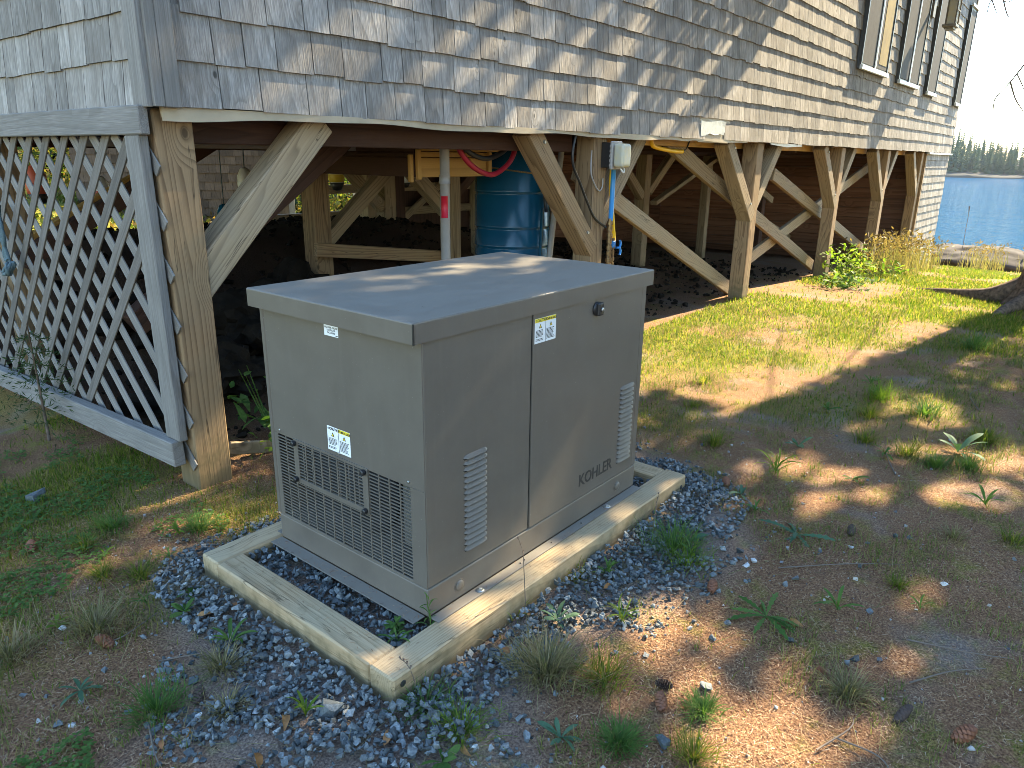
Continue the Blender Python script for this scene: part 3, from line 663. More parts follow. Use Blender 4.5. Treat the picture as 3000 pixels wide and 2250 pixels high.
tool = empty('strap_wrench', (3.10, 1.90, 1.0), 'black handled clamp hanging against the side of the blue drum', 'clamp')
V, F = [], []
loop = [(3.098+.036*math.cos(a), 1.905, 1.075+.062*math.sin(a)) for a in [i*2*math.pi/16 for i in range(17)]]
tube('jaw', loop, .0095, M_['black'], tool)
tube('handle', [(3.098, 1.905, 1.02), (3.10, 1.903, .95), (3.104, 1.9, .875)], [.016, .018, .012], M_['black'], tool)
tube('cord', [(3.085, 1.905, 1.13), (3.08, 1.905, 1.25), (3.09, 1.91, 1.39)], .004, M_['black'], tool)
tag(tube('drain_pipe', [(3.29, 1.9, 1.44), (3.16, 1.9, .56), (3.09, 1.9, .06)], .022, M_['pvc']), 'slanting grey pipe just right of the blue drum', 'pipe')
tag(tube('down_pipe', [(3.10, 1.93, .9), (3.08, 1.93, .5), (3.06, 1.93, .0)], .012, M_['drum']), 'thin blue pipe running down in front of the drum', 'pipe')
cn = empty('conduit_pipe', (1.93, 1.8, .5), 'upright grey conduit with a red label in front of the yellow boards', 'pipe')
tube('pipe', [(1.965, 1.8, 1.45), (1.963, 1.8, .5), (1.962, 1.8, -.05)], .029, M_['pvc'], cn, 16)
tube('red_label', [(1.9555, 1.794, 1.03), (1.9545, 1.794, .905)], .0225, M_['redlab'], cn, 12)
for i, z in enumerate((.55, 1.1)): tube('coupling', [(1.964, 1.8, z), (1.964, 1.8, z+.05)], .033, M_['pvc'], cn, 16)
RED = [(1.994, 1.75, 1.40), (2.032, 1.75, 1.299), (2.124, 1.75, 1.213), (2.248, 1.75, 1.159), (2.364, 1.75, 1.153), (2.499, 1.75, 1.222), (2.559, 1.75, 1.316), (2.585, 1.75, 1.41)]
tag(tube('rubber_hose', RED, .0165, M_['red'], sp=6), 'dark red hose looping down in front of the blue drum', 'hose')
BLK = [(1.944, 1.72, 1.41), (2.052, 1.72, 1.299), (2.159, 1.72, 1.253), (2.271, 1.72, 1.245), (2.401, 1.72, 1.286), (2.49, 1.72, 1.351), (2.54, 1.72, 1.41)]
tag(tube('rubber_hose', BLK, .0155, M_['black'], sp=6), 'thick black hose looping above the dark red one', 'hose')
tag(tube('wire_loop', [(1.96, 1.70, 1.41), (1.99, 1.70, 1.365), (2.06, 1.70, 1.355), (2.13, 1.70, 1.41)], .006, M_['black'], sp=6), 'thin black wire sagging above the black hose', 'wire')
yh = empty('yellow_hose', (4.05, 1.6, 1.35), 'short yellow hose hanging under the wall right of the electric box', 'hose')
tube('hose', [(4.03, 1.6, 1.40), (4.06, 1.6, 1.35), (4.17, 1.6, 1.331), (4.294, 1.6, 1.321), (4.438, 1.6, 1.312), (4.57, 1.6, 1.311)], .017, M_['yhose'], yh, sp=5)
tube('hose_end', [(4.565, 1.6, 1.311), (4.64, 1.6, 1.335), (4.691, 1.6, 1.40)], .006, M_['black'], yh, sp=5)
tag(tube('power_cable', [(2.753, 1.425, 1.40), (2.725, 1.425, 1.292), (2.739, 1.425, 1.2), (2.815, 1.425, 1.104), (2.905, 1.425, .986), (3.007, 1.425, .871), (3.13, 1.41, .800)], .0085, M_['black'], sp=6), 'black cable drooping across the brace to the brass valves', 'cable')
tag(tube('wire_hook', [(2.95, 1.432, 1.30), (2.947, 1.43, 1.183), (2.972, 1.43, 1.12), (3.049, 1.43, 1.045), (3.093, 1.43, 1.065), (3.098, 1.43, 1.124)], .005, M_['pvc'], sp=6), 'grey wire hooked over a nail on the corner of the post', 'wire')
ob = empty('outlet_box', (3.1, 1.4, 1.2), 'black electric box with a cloudy weather cover on the second post', 'electric box')
box('box', (3.072, 1.365, 1.192), (3.175, 1.437, 1.352), M_['black'], ob, .004)
box('cover_plate', (3.060, 1.345, 1.182), (3.188, 1.364, 1.36), M_['pvc'], ob, .005)
box('bubble_cover', (3.070, 1.262, 1.195), (3.172, 1.344, 1.345), M_['clear'], ob, .02, 3)
for k in range(5): box('hinge_rib', (3.0545, 1.348, 1.20+k*.03), (3.0595, 1.362, 1.216+k*.03), M_['pvc'], ob, .001)
tube('cord_loop', [(3.10, 1.30, 1.19), (3.12, 1.29, 1.165), (3.15, 1.30, 1.172), (3.17, 1.32, 1.20)], .005, M_['white'], ob, sp=5)
vs_ = empty('valve_stack', (3.16, 1.39, .6), 'blue and yellow tubes ending in brass valves on the second post', 'valve assembly')
tube('blue_tube', [(3.165, 1.39, 1.19), (3.163, 1.39, 1.1), (3.158, 1.39, .846)], .0165, M_['bpipe'], vs_, 12)
tube('yellow_tube', [(3.185, 1.418, 1.19), (3.19, 1.42, 1.05), (3.245, 1.42, .80), (3.262, 1.42, .70)], .0135, M_['yhose'], vs_, 10, sp=5)
def stack(name, x, y, z0, z1, r, parent):
    pr = []; z = z0; i = 0
    while z < z1:
        k = (1.0, .72, 1.12, .8)[i % 4]; h = (.030, .012, .024, .018)[i % 4]
        pr += [(r*k, z), (r*k, z+h)]; z += h; i += 1
    lathe(name, pr, M_['brass'], Matrix.Translation((x, y, 0)), parent, 8, False)
stack('brass_fitting', 3.155, 1.39, .02, .846, .019, vs_); stack('brass_fitting', 3.218, 1.40, .02, .70, .014, vs_)
box('valve_collar', (3.20, 1.385, .655), (3.238, 1.418, .705), M_['bhandle'], vs_, .006)
tube('valve_handle', [(3.235, 1.38, .655), (3.262, 1.37, .655)], .008, M_['bhandle'], vs_)
tube('valve_handle', [(3.262, 1.368, .705), (3.272, 1.368, .68), (3.262, 1.368, .655), (3.275, 1.368, .63), (3.266, 1.368, .605)], .0085, M_['bhandle'], vs_, sp=4)
# fishing buoys hanging at the back
for (x, y, z, s, ms, lab) in ((4.35, 5.9, 1.02, .17, ('buoy_w', 'buoy_y', 'black'), 'white, yellow and black buoy hanging left of the twin birch trunks'),
        (2.86, 5.4, .98, .14, ('buoy_w', 'buoy_w', 'buoy_w'), 'round white buoy hanging behind the corner brace'),
        (2.72, 5.6, .62, .15, ('drum', 'black', 'black'), 'dark blue buoy hanging low beside the corner post'),
        (5.72, 6.2, .96, .12, ('buoy_w', 'buoy_w', 'black'), 'white buoy with a black end hanging behind the conduit'),
        (5.95, 6.3, 1.08, .11, ('buoy_g', 'buoy_g', 'buoy_g'), 'small teal buoy hanging high under the back beam'),
        (5.35, 6.1, .80, .13, ('buoy_w', 'buoy_w', 'buoy_r'), 'pale buoy hanging low between the back posts'),
        (1.2, 5.9, .98, .16, ('buoy_r', 'buoy_r', 'black'), 'orange red buoy seen through the lattice'),
        (1.75, 6.0, .90, .14, ('buoy_w', 'buoy_r', 'buoy_r'), 'grey and red buoy seen through the lattice')):
    e = empty('fishing_buoy', (x, y, z), lab, 'buoy', 'buoys hanging under the back of the floor')
    Mx = Matrix.Translation((x, y, z)); k = s/.17
    lathe('body', [(.01*k, -.17*k), (.05*k, -.16*k), (.085*k, -.08*k), (.09*k, .0), (.085*k, .08*k), (.05*k, .155*k), (.02*k, .17*k)], M_[ms[0]], Mx, e, 16)
    lathe('band', [(.087*k, -.08*k), (.0925*k, -.04*k), (.0935*k, -.0*k), (.092*k, .01*k)], M_[ms[1]], Mx, e, 16)
    lathe('tip', [(.012*k, -.18*k), (.054*k, -.165*k), (.0875*k, -.085*k), (.08*k, -.083*k)], M_[ms[2]], Mx, e, 16)
    tube('line', [(x, y, z+.165*k), (x+.01, y, 1.38)], .005, M_['rope'], e, 6)
# boulders of the bank behind the generator
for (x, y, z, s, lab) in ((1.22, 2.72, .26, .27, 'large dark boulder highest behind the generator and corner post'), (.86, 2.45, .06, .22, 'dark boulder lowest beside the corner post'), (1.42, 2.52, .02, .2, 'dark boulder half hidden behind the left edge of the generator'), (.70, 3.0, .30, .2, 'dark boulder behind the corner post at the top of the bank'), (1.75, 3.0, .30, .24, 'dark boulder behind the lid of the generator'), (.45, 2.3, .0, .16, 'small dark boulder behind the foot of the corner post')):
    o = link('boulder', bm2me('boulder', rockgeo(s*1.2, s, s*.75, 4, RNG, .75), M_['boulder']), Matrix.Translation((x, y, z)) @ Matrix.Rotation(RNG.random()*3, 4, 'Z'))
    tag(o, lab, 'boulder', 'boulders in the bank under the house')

# ------------------------------------------------------------------ shed and wood behind the house
sh = empty('wooden_shed', (5.5, 11.2, .1), 'brown shingled shed standing behind the house left of the birches', 'shed')
SX0, SX1 = 4.3, 6.70; SY = 10.35
M_['shedsh'] = wood('brown_shed_shingle', (.13, .088, .058), (.05, .034, .022), ring=20, zs=.15, ringamt=.4, grainamt=.5, rough=.85, var=.3, knots=.5, knotscale=6)
ang = rad(-32); SM = Matrix.Translation((6.68, 10.25, 0)) @ Matrix.Rotation(ang, 4, 'Z')
wl = link('wall', boxmesh('wall', 3.4, .1, 2.6, M_['shedsh'], 0), SM @ Matrix.Translation((-1.7, .06, 1.1)), sh)
V = []; F = []; z = -.1
while z < 2.3:
    x = -3.4
    while x < -.06:
        wd = rs.choice((.12, .15, .18, .21)); wd = min(wd, -.05-x); v, f = shingle_mesh(wd, .145); s = len(V)
        V += [(p[0]+x+wd/2, p[1], p[2]+z+rs.gauss(0, .004)) for p in v]; F += [tuple(a+s for a in q_) for q_ in f]; x += wd
    z += .145
tag(link('shingle', meshdata('shingle', V, F, M_['shedsh']), SM, wl), kind='stuff')
link('corner_board', boxmesh('corner_board', .1, .14, 2.5, M_['trim']), SM @ Matrix.Translation((0, .04, 1.1)), sh)
link('roof', boxmesh('roof', 3.8, 2.6, .08, M_['trim']), SM @ Matrix.Translation((-1.7, 1.1, 2.5)) @ Matrix.Rotation(rad(18), 4, 'X'), sh)
link('wall', boxmesh('wall', .1, 2.0, 2.4, M_['shedsh'], 0), SM @ Matrix.Translation((-.05, 1.1, 1.1)), sh)

M_['bark'] = plain('spruce_bark', (.17, .12, .088), rough=.95, spec=.1, col2=(.05, .037, .028), scale=26, bumpamt=1.0, bscale=45)
M_['birch'] = plain('pale_birch_bark', (.46, .40, .36), rough=.8, col2=(.2, .16, .14), scale=5, bumpamt=.2)
M_['thicket'] = leafmat('thicket_leaves', [(.05, .075, .016), (.075, .10, .02), (.12, .11, .03), (.15, .085, .03), (.09, .12, .025)], trans=.5)
M_['needles'] = leafmat('spruce_needles', [(.022, .045, .016), (.035, .062, .02), (.05, .075, .025)], trans=.25)
def trunkgeo(h, r, flare=.3, sides=14, sd=0, lean=(0, 0), zmin=-.3):
    V = []; F = []; n = 22 if sides < 30 else 160
    for i in range(n+1):
        f = i/n; z = zmin + (h-zmin)*f**1.5
        rr = r*(1-.75*max(0, z)/h) + flare*math.exp(-max(0, z+.05)/.22)
        for k in range(sides):
            a = 2*math.pi*k/sides; fl = 1 + .35*math.exp(-max(0, z)/.3)*math.sin(a*3+sd) + .05*math.sin(a*7+z*3+sd)
            if sides > 30: q_ = Vector((math.cos(a)*7, math.sin(a)*7, z*2.6)); fl *= 1 + .07*abs(pnoise(q_)) + .05*abs(pnoise(q_*2.3)) + .02*pnoise(q_*6)
            V.append((lean[0]*z+rr*fl*math.cos(a), lean[1]*z+rr*fl*math.sin(a), z))
    for i in range(n):
        for k in range(sides): k2 = (k+1) % sides; F.append((i*sides+k, i*sides+k2, (i+1)*sides+k2, (i+1)*sides+k))
    return V, F
def quads(P, D, L, W_, rng):
    """leaf quads at P along D"""
    n = len(P); D = D/np.linalg.norm(D, axis=1, keepdims=True)
    r = rng.normal(size=(n, 3)); s = np.cross(D, r); s /= np.linalg.norm(s, axis=1, keepdims=True)+1e-9
    L = np.asarray(L).reshape(-1, 1); W_ = np.asarray(W_).reshape(-1, 1)
    V = np.stack([P, P+D*L*.5+s*W_*.5, P+D*L, P+D*L*.5-s*W_*.5], 1).reshape(-1, 3)
    F = np.arange(n*4).reshape(-1, 4); return V, F
# darker spruces that close the view behind the thicket
VV = []; FF = []; off = 0
for i in range(46):
    xx = RNG.uniform(-16, 26); yy = RNG.uniform(21, 27); hh = RNG.uniform(7, 13); v, f = conifer_geo(hh, hh*.2+.8, RNG); v = v+np.array([xx, yy, Gf(xx, yy)-.5]); VV.append(v); FF.append(f+off); off += len(v)
tag(link('spruce_wood', npmesh('spruce_wood', np.concatenate(VV), np.concatenate(FF), M_['conifer'])), 'dark spruce wood closing the view behind the thicket', kind='stuff')
# thicket
n = 40000; P = np.empty((n, 3)); P[:, 0] = RNG.uniform(-5, 24, n); P[:, 1] = 15.5 + RNG.uniform(0, 4, n) + .8*np.sin(P[:, 0]*1.3)
hh = 1.0 + 2.0*vnoise(P[:, 0], P[:, 1], 1.1, 3) + RNG.uniform(0, .8, n); P[:, 2] = -.6 + RNG.random(n)**1.2*hh*1.3 + 2.0*np.clip((6-P[:, 0])/4, 0, 1)*(.3+1.6*RNG.random(n))
Vq, Fq = quads(P, RNG.normal(size=(n, 3)), RNG.uniform(.08, .2, n), RNG.uniform(.04, .1, n), RNG)
tag(link('thicket', npmesh('thicket', Vq, Fq, M_['thicket'])), 'sunlit tangled thicket behind the house', kind='stuff')
n = 9000; P = np.empty((n, 3)); P[:, 0] = RNG.uniform(-2, 6.5, n); P[:, 1] = RNG.uniform(8.2, 14.5, n); P[:, 2] = G(P[:, 0], P[:, 1])+RNG.random(n)*.22*vnoise(P[:, 0], P[:, 1], .6, 51)
Vq, Fq = quads(P, RNG.normal(size=(n, 3))+np.array([[0, 0, .8]]), RNG.uniform(.05, .14, n), RNG.uniform(.03, .07, n), RNG)
tag(link('bank_greenery', npmesh('bank_greenery', Vq, Fq, M_['thicket'])), 'low bright greenery on the slope behind the house', kind='stuff')
def tree(name, x, y, h, r, mat, lab, grp, lean=(0, 0), flare=.1, crown=None, cat='tree', sides=14, cmat='needles'):
    z = Gf(x, y); e = empty(name, (x, y, z), lab, cat, grp)
    V, F = trunkgeo(h, r, flare, sides, x, lean); link('trunk', meshdata('trunk', V, F, M_[mat], True), Matrix.Translation((x, y, z)), e)
    if crown is not None: link('crown', npmesh('crown', crown[0], crown[1], M_[cmat]), Matrix.Translation((0, 0, 0)), e)
    return e
def roundcrown(x, y, z, r, h, n):
    P = RNG.normal(size=(n, 3)); P /= np.linalg.norm(P, axis=1, keepdims=True); P *= (RNG.random((n, 1))**.5)*np.array([[r, r, h]]); P += np.array([[x, y, z]])
    return quads(P, RNG.normal(size=(n, 3)), RNG.uniform(.12, .3, n), RNG.uniform(.06, .14, n), RNG)
for (x, y, r, lx, lab) in ((11.25, 14.0, .09, -.06, 'left trunk of the pale twin birches behind the house'), (11.62, 14.1, .105, .0, 'right trunk of the pale twin birches behind the house'), (13.9, 14.4, .10, .02, 'grey birch trunk seen beside the conduit behind the house'), (8.6, 15.2, .08, .03, 'thin birch trunk close to the shed corner')):
    tree('birch_tree', x, y, 9, r, 'birch', lab, 'birch trunks behind the house', (lx, 0), .03, roundcrown(x, y, 7.5, 2.2, 2.4, 700), sides=10, cmat='thicket')

# ------------------------------------------------------------------ spruces on the sunny side, whose crowns throw the dappled shade
A_, E_ = SUN_AZ, SUN_EL
Uv = np.array([-math.sin(A_), math.cos(A_), 0]); Wv = np.array([-math.sin(E_)*math.cos(A_), -math.sin(E_)*math.sin(A_), math.cos(E_)])
GAPS = np.array([(-0.016, -1.285, 0.12), (0.033, -2.124, 0.15), (-0.229, -2.147, 0.15), (-0.705, -1.677, 0.2), (-0.459, -1.718, 0.12), (-0.332, -1.342, 0.12), (-0.281, -1.21, 0.1), (0.144, -3.435, 0.12), (0.133, -3.92, 0.15), (-0.346, -1.675, 0.08), (-0.517, -0.443, 0.1), (-0.835, -0.325, 0.15), (-0.696, -0.342, 0.08), (-0.745, -0.483, 0.06), (-0.826, -0.918, 0.06), (-0.896, -0.669, 0.06), (-0.412, -0.341, 0.12), (-0.421, -0.433, 0.06), (-0.139, -0.28, 0.07), (-0.265, -0.417, 0.09), (0.035, -0.502, 0.05), (-0.036, 0.165, 0.04), (-0.045, 0.126, 0.04), (1.167, 0.076, 0.05), (1.153, 0.016, 0.05), (1.059, -0.026, 0.06), (1.03, 0.164, 0.04), (1.038, 0.331, 0.03), (1.121, 0.272, 0.04), (1.562, 0.084, 0.05), (1.465, 0.045, 0.05), (-0.064, -0.095, 0.05), (-0.021, -0.247, 0.07), (0.001, -0.409, 0.06), (0.043, -0.612, 0.05), (0.131, -0.833, 0.03), (-0.035, 0.107, 0.03), (0.644, 0.48, 0.05), (0.669, 0.244, 0.06), (0.562, 0.111, 0.05), (0.581, 0.316, 0.04), (0.769, 0.49, 0.03), (0.208, 0.642, 0.025), (0.649, 0.037, 0.04), (1.453, 0.117, 0.03), (0.171, -0.168, 0.03), (0.149, -0.193, 0.03), (0.12, -0.203, 0.03), (0.101, -0.224, 0.03), (0.176, -0.264, 0.02), (0.157, -0.286, 0.02), (0.127, -0.296, 0.02), (0.112, -0.313, 0.02), (0.061, 0.349, 0.015), (0.038, -0.083, 0.05), (0.068, -0.167, 0.04), (0.171, -0.481, 0.02), (1.491, 0.92, 0.03), (1.495, 0.792, 0.03), (1.516, 0.791, 0.03), (1.61, 0.546, 0.03), (1.658, 0.369, 0.03), (1.667, 0.179, 0.03), (1.621, 0.219, 0.03), (1.708, 0.17, 0.03), (1.765, -0.011, 0.03), (1.794, -0.189, 0.03), (1.74, -0.114, 0.03), (1.701, -0.039, 0.03), (1.732, -0.26, 0.03), (1.774, -0.299, 0.03), (1.826, -0.381, 0.03), (1.674, -0.133, 0.03), (1.712, -0.272, 0.03), (1.776, -0.414, 0.03), (1.863, -0.644, 0.03), (1.927, -1.065, 0.03), (1.855, -0.34, 0.03), (1.979, -1.096, 0.03), (2.043, -1.163, 0.03)])  # sunlit spots wanted below; crown needles over them are cut away
GAPS[:, 2] *= np.where((GAPS[:, 0] > 1.4) & (GAPS[:, 2] < .04), 2.0, np.where((GAPS[:, 2] <= .0351) & (GAPS[:, 0] < .3) & (GAPS[:, 0] > .03) & (GAPS[:, 1] < -.13), 2.7, np.where(GAPS[:, 0] < -.05, 1.2, 1.0)))
def open_sky(P):
    """True where needles are cut from the crowns to let sun onto chosen spots"""
    u = P @ Uv; w_ = P @ Wv; o = np.zeros(len(P), bool)
    for i, (a, b, r) in enumerate(GAPS):
        th = np.arctan2(w_-b, u-a); e = (r+.012)*(.88+.26*np.sin(2*th+i*1.7)+.16*np.sin(5*th+i*2.9)+.10*np.sin(9*th+i))
        o |= (u-a)**2+(w_-b)**2 < e**2
    o &= ~((vnoise(u, w_, .055, 31) > .80) & (vnoise(u, w_, .11, 32) > .35))                       # stray twigs cross the gaps
    o |= (vnoise(u, w_, .045, 33) > np.where(u < .0, .80, .86)) & (vnoise(u, w_, .35, 34) > .55) & (u < 1.9)              # and small flecks of light get through
    wob = .14*np.sin(w_*5.1)+.07*np.sin(w_*11+1)
    o |= (u > .50) & (u < 1.86) & (w_ < -1.36+.13*np.sin(u*7)+.06*np.sin(u*19)) & ~((np.abs(u-.80) < .22) & (w_ > -1.62))
    o |= (u >= 1.86) & (w_ < -1.30-.8*np.clip(u-1.95, 0, .6)+.08*np.sin(u*17))
    return o
def sprucecrown(x, y, z0, h, r0, nb, dens, rng, gate=True):
    """drooping boughs carrying flat sprays of needles"""
    Ps = []; Ds = []; Ls = []; bough = []
    for i in range(nb):
        f = (i+rng.random())/nb; z = z0 + (h-z0)*f; R0 = r0*(1-f)**.7*(.7+.45*rng.random())+.25; a = rng.random()*6.283
        ca, sa = math.cos(a), math.sin(a); bough.append((a, z, R0))
        m = int(dens*R0*(.5+.5*R0)); t = rng.random(m)**.6; lat_ = rng.normal(size=m)*.20*R0*(.4+t*.9)
        px = x+ca*R0*t-sa*lat_; py = y+sa*R0*t+ca*lat_; pz = z-.10*R0*t-.22*R0*t*t+rng.normal(size=m)*.06-np.abs(lat_)*.25
        Ps.append(np.stack([px, py, pz], 1)); Ds.append(np.stack([ca+rng.normal(size=m)*.7, sa+rng.normal(size=m)*.7, -.4+rng.normal(size=m)*.35], 1)); Ls.append(rng.uniform(.07, .15, m))
    P = np.concatenate(Ps); D = np.concatenate(Ds); L = np.concatenate(Ls)
    if gate: k = ~open_sky(P + .4*D*L[:, None]/np.linalg.norm(D, axis=1, keepdims=True)); P, D, L = P[k], D[k], L[k]
    return quads(P, D, L, L*.33, rng), bough
rg = np.random.default_rng(11)
cr, bo = sprucecrown(7.8, -.914, 4.0, 16, 3.5, 130, 330, rg)
sp = tree('spruce_tree', 7.8, -.914, 16, .20, 'bark', 'big spruce with a flared mossy root at the right edge of the lawn', 'spruces on the sunny side', (0, 0), .13, cr, sides=110)
for pts, r in (([(7.8, -.72, .06), (7.8, -.46, -.07), (7.95, -.2, -.12), (8.2, .1, -.16), (8.35, .4, -.2)], .11), ([(7.7, -.84, .05), (7.4, -.72, -.07), (7.0, -.62, -.11), (6.6, -.58, -.15)], .09)):
    P_ = spline(pts, 5); tube('root', P_, [r*(1-.75*i/len(P_)) for i in range(len(P_))], M_['bark'], sp, 10)
M_['twig'] = plain('bare_twig', (.13, .10, .078), rough=.9)
for pts, r in (([(7.85, -.85, 4.0), (8.2, -.62, 3.15), (8.748, -.388, 2.569), (8.488, -.239, 2.227), (8.358, -.164, 2.056), (8.217, -.076, 1.885), (8.177, -.097, 1.743)], .008), ([(8.358, -.164, 2.056), (8.352, -.241, 1.888), (8.373, -.326, 1.77)], .006), ([(8.42, -.2, 2.14), (8.44, -.27, 2.02), (8.46, -.30, 1.95)], .004), ([(8.6, -.3, 2.38), (8.55, -.33, 2.2), (8.57, -.38, 2.08)], .005),
               ([(7.85, -.85, 4.2), (8.0, -.3, 3.4), (8.468, .031, 3.047), (8.299, .138, 2.845), (8.23, .147, 2.694)], .006), ([(8.40, .07, 2.97), (8.377, .043, 2.846), (8.367, -.012, 2.713), (8.375, -.038, 2.68)], .006), ([(8.375, .03, 2.83), (8.41, -.0, 2.83), (8.458, -.049, 2.86)], .004), ([(8.30, .137, 2.85), (8.27, .09, 2.76), (8.28, .06, 2.70)], .004), ([(8.7, -.25, 3.25), (8.6, -.22, 3.0), (8.55, -.2, 2.86)], .006)):
    P_ = spline(pts, 5); tube('branch', P_, [1.25*r*(1-.75*i/len(P_))+.0016 for i in range(len(P_))], M_['twig'], sp, 6)
V = []; F = []
for (a, z, R0) in bo[::2]:
    pts = [(7.8, -.914, z), (7.8+math.cos(a)*R0*.5, -.914+math.sin(a)*R0*.5, z-.09*R0), (7.8+math.cos(a)*R0, -.914+math.sin(a)*R0, z-.30*R0)]
    if pts[1][0]*.139+.99*pts[1][1] > .4 and z < 6.5: continue
    v, f = tubegeo(pts, [.035, .02, .005], 5); s = len(V); V += v; F += [tuple(k+s for k in q_) for q_ in f]
link('limbs', meshdata('limbs', V, F, M_['bark']), None, sp)
cr2, _ = sprucecrown(11.2, -3.9, 2.6, 15, 3.1, 110, 300, rg)
tree('spruce_tree', 11.2, -3.9, 15, .22, 'bark', 'second spruce standing outside the right edge towards the sun', 'spruces on the sunny side', (0, 0), .15, cr2)
cr3, _ = sprucecrown(7.6, -5.2, 2.2, 13, 2.9, 90, 240, rg)
tree('spruce_tree', 7.6, -5.2, 13, .2, 'bark', 'third spruce standing further round to the right', 'spruces on the sunny side', (0, 0), .15, cr3)
cr4, _ = sprucecrown(1.5, -8.5, 1.2, 12, 3.2, 70, 120, rg)  # unseen spruces, added to block sky and darken the cabinet's long side
tree('spruce_tree', -3.2, -6.6, 12, .2, 'bark', 'unseen spruce added behind the camera on the left to block sky', 'spruces on the sunny side', (0, 0), .15, (cr4[0]+np.array([-4.7, 1.9, .2]), cr4[1]))
tree('spruce_tree', 4.8, -8.0, 12, .2, 'bark', 'unseen spruce added out of view further right to block sky', 'spruces on the sunny side', (0, 0), .15, (cr4[0]+np.array([3.3, .5, .1]), cr4[1]))
o4 = tree('spruce_tree', 1.5, -8.5, 12, .2, 'bark', 'unseen spruce added behind the camera on the right to block sky', 'spruces on the sunny side', (0, 0), .15, cr4)

# ------------------------------------------------------------------ generator
L_, W_g, ZT, LH = 1.22, .738, .866, .056
BX0, BX1, BY0, BY1, SKZ = .0355, 1.183, .009, .731, .092
gen = empty('standby_generator', (0, 0, 0), 'taupe steel standby generator cabinet with louvres, standing on a timber framed gravel pad', 'generator')
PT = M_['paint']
# lid: a folded tray with a slight crown
bm = bmesh.new(); bmesh.ops.create_cube(bm, size=1)
bmesh.ops.scale(bm, vec=(L_, W_g, LH), verts=bm.verts); bmesh.ops.translate(bm, vec=(L_/2, W_g/2, ZT-LH/2), verts=bm.verts)
bot = [f for f in bm.faces if f.normal.z < -.9]; bmesh.ops.delete(bm, geom=bot, context='FACES_ONLY')
bmesh.ops.bevel(bm, geom=[e for e in bm.edges if len(e.link_faces) == 2], offset=.005, segments=3, affect='EDGES', profile=.5)
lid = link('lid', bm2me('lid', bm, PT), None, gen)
sm = lid.modifiers.new('s', 'SOLIDIFY'); sm.thickness = .0025; sm.offset = -1
box('lid_underside', (.02, .004, ZT-.05), (L_-.02, W_g-.004, ZT-.044), M_['void'], gen, 0)
beam('seam', (.0006, -.0006, ZT-LH), (.0006, -.0006, ZT-.003), .004, .004, M_['black'], gen, bevel=0)
# end panel frame pieces around the grille opening (faces -x)
GY0, GY1, GZ0, GZ1 = .064, .692, .100, .393
xf = BX0
box('end_panel', (xf, BY0+.001, GZ1), (xf+.004, BY1-.021, ZT-.03), PT, gen, .001)
box('end_panel', (xf, BY0+.001, SKZ+.002), (xf+.004, GY0, GZ1-.0003), PT, gen, .0)
box('end_panel', (xf, GY1, SKZ+.002), (xf+.004, BY1-.021, GZ1-.0003), PT, gen, .0)
box('end_panel', (xf, GY0+.0003, SKZ+.002), (xf+.004, GY1-.0003, GZ0), PT, gen, .0)
box('end_trim', (xf-.001, BY1-.0185, SKZ+.002), (xf+.02, BY1, ZT-.03), PT, gen, .003)
# grille of slots
nc, nr = 14, 27
V = []; F = []
def addbox(V, F, lo, hi):
    s = len(V); V += [(x, y, z) for x in (lo[0], hi[0]) for y in (lo[1], hi[1]) for z in (lo[2], hi[2])]
    F += [tuple(s+i for i in q_) for q_ in ((0, 1, 3, 2), (4, 6, 7, 5), (0, 4, 5, 1), (2, 3, 7, 6), (0, 2, 6, 4), (1, 5, 7, 3))]
gw = (GY1-GY0)/nc; gh = (GZ1-GZ0)/nr
for k in range(nr+1): addbox(V, F, (xf+.0004, GY0, GZ0+k*gh-.00155), (xf+.0034, GY1, GZ0+k*gh+.00155))
for k in range(nc+1): addbox(V, F, (xf+.0001, GY0+k*gw-.0021, GZ0), (xf+.0037, GY0+k*gw+.0021, GZ1))
link('grille', meshdata('grille', V, F, PT), None, gen)
# access plate, its own slots, four black knobs
py0, py1, pz0, pz1 = .242, .603, .248, .396
V = []; F = []; x0 = xf-.0035; x1 = xf-.0006
for (a, b, c_, d) in ((py0, py0+.024, pz0, pz1), (py1-.024, py1, pz0, pz1)): addbox(V, F, (x0, a, c_), (x1, b, d))
for (a, b, c_, d) in ((py0+.024, py1-.024, pz1-.008, pz1), (py0+.024, py1-.024, pz0, pz0+.016)): addbox(V, F, (x0, a, c_), (x1, b, d))
for k in range(1, 12): addbox(V, F, (x0+.0003, py0+.024, pz0+.016+k*.0108-.0014), (x1-.0002, py1-.024, pz0+.016+k*.0108+.0014))
for k in range(1, 8): addbox(V, F, (x0+.0001, py0+.024+k*.0391-.0026, pz0+.016), (x1-.0001, py0+.024+k*.0391+.0026, pz1-.008))
link('access_plate', meshdata('access_plate', V, F, PT), None, gen)
RY = Matrix.Rotation(rad(-90), 4, 'Y')
for (y, z) in ((.593, .383), (.255, .383), (.594, .259), (.255, .259)):
    lathe('knob', [(.0075, 0), (.0095, .004), (.0085, .012), (.005, .014)], M_['black'], Matrix.Translation((x0, y, z)) @ RY, gen, 10, False)
for (y, z) in ((.678, .405), (.073, .406), (.372, .408)):
    lathe('rivet', [(.0045, 0), (.004, .002), (.002, .003)], M_['steel'], Matrix.Translation((xf, y, z)) @ RY, gen, 10)
# dim machinery behind the grille
box('core', (.16, .05, .1), (1.1, .69, .8), M_['void'], gen, 0)
box('coil', (.09, .08, .16), (.12, .16, .36), M_['steel'], gen, .003)
lathe('fan_ring', [(.15, 0), (.17, .01), (.17, .02), (.15, .03)], M_['void'], Matrix.Translation((.155, .4, .27)) @ RY, gen, 24)
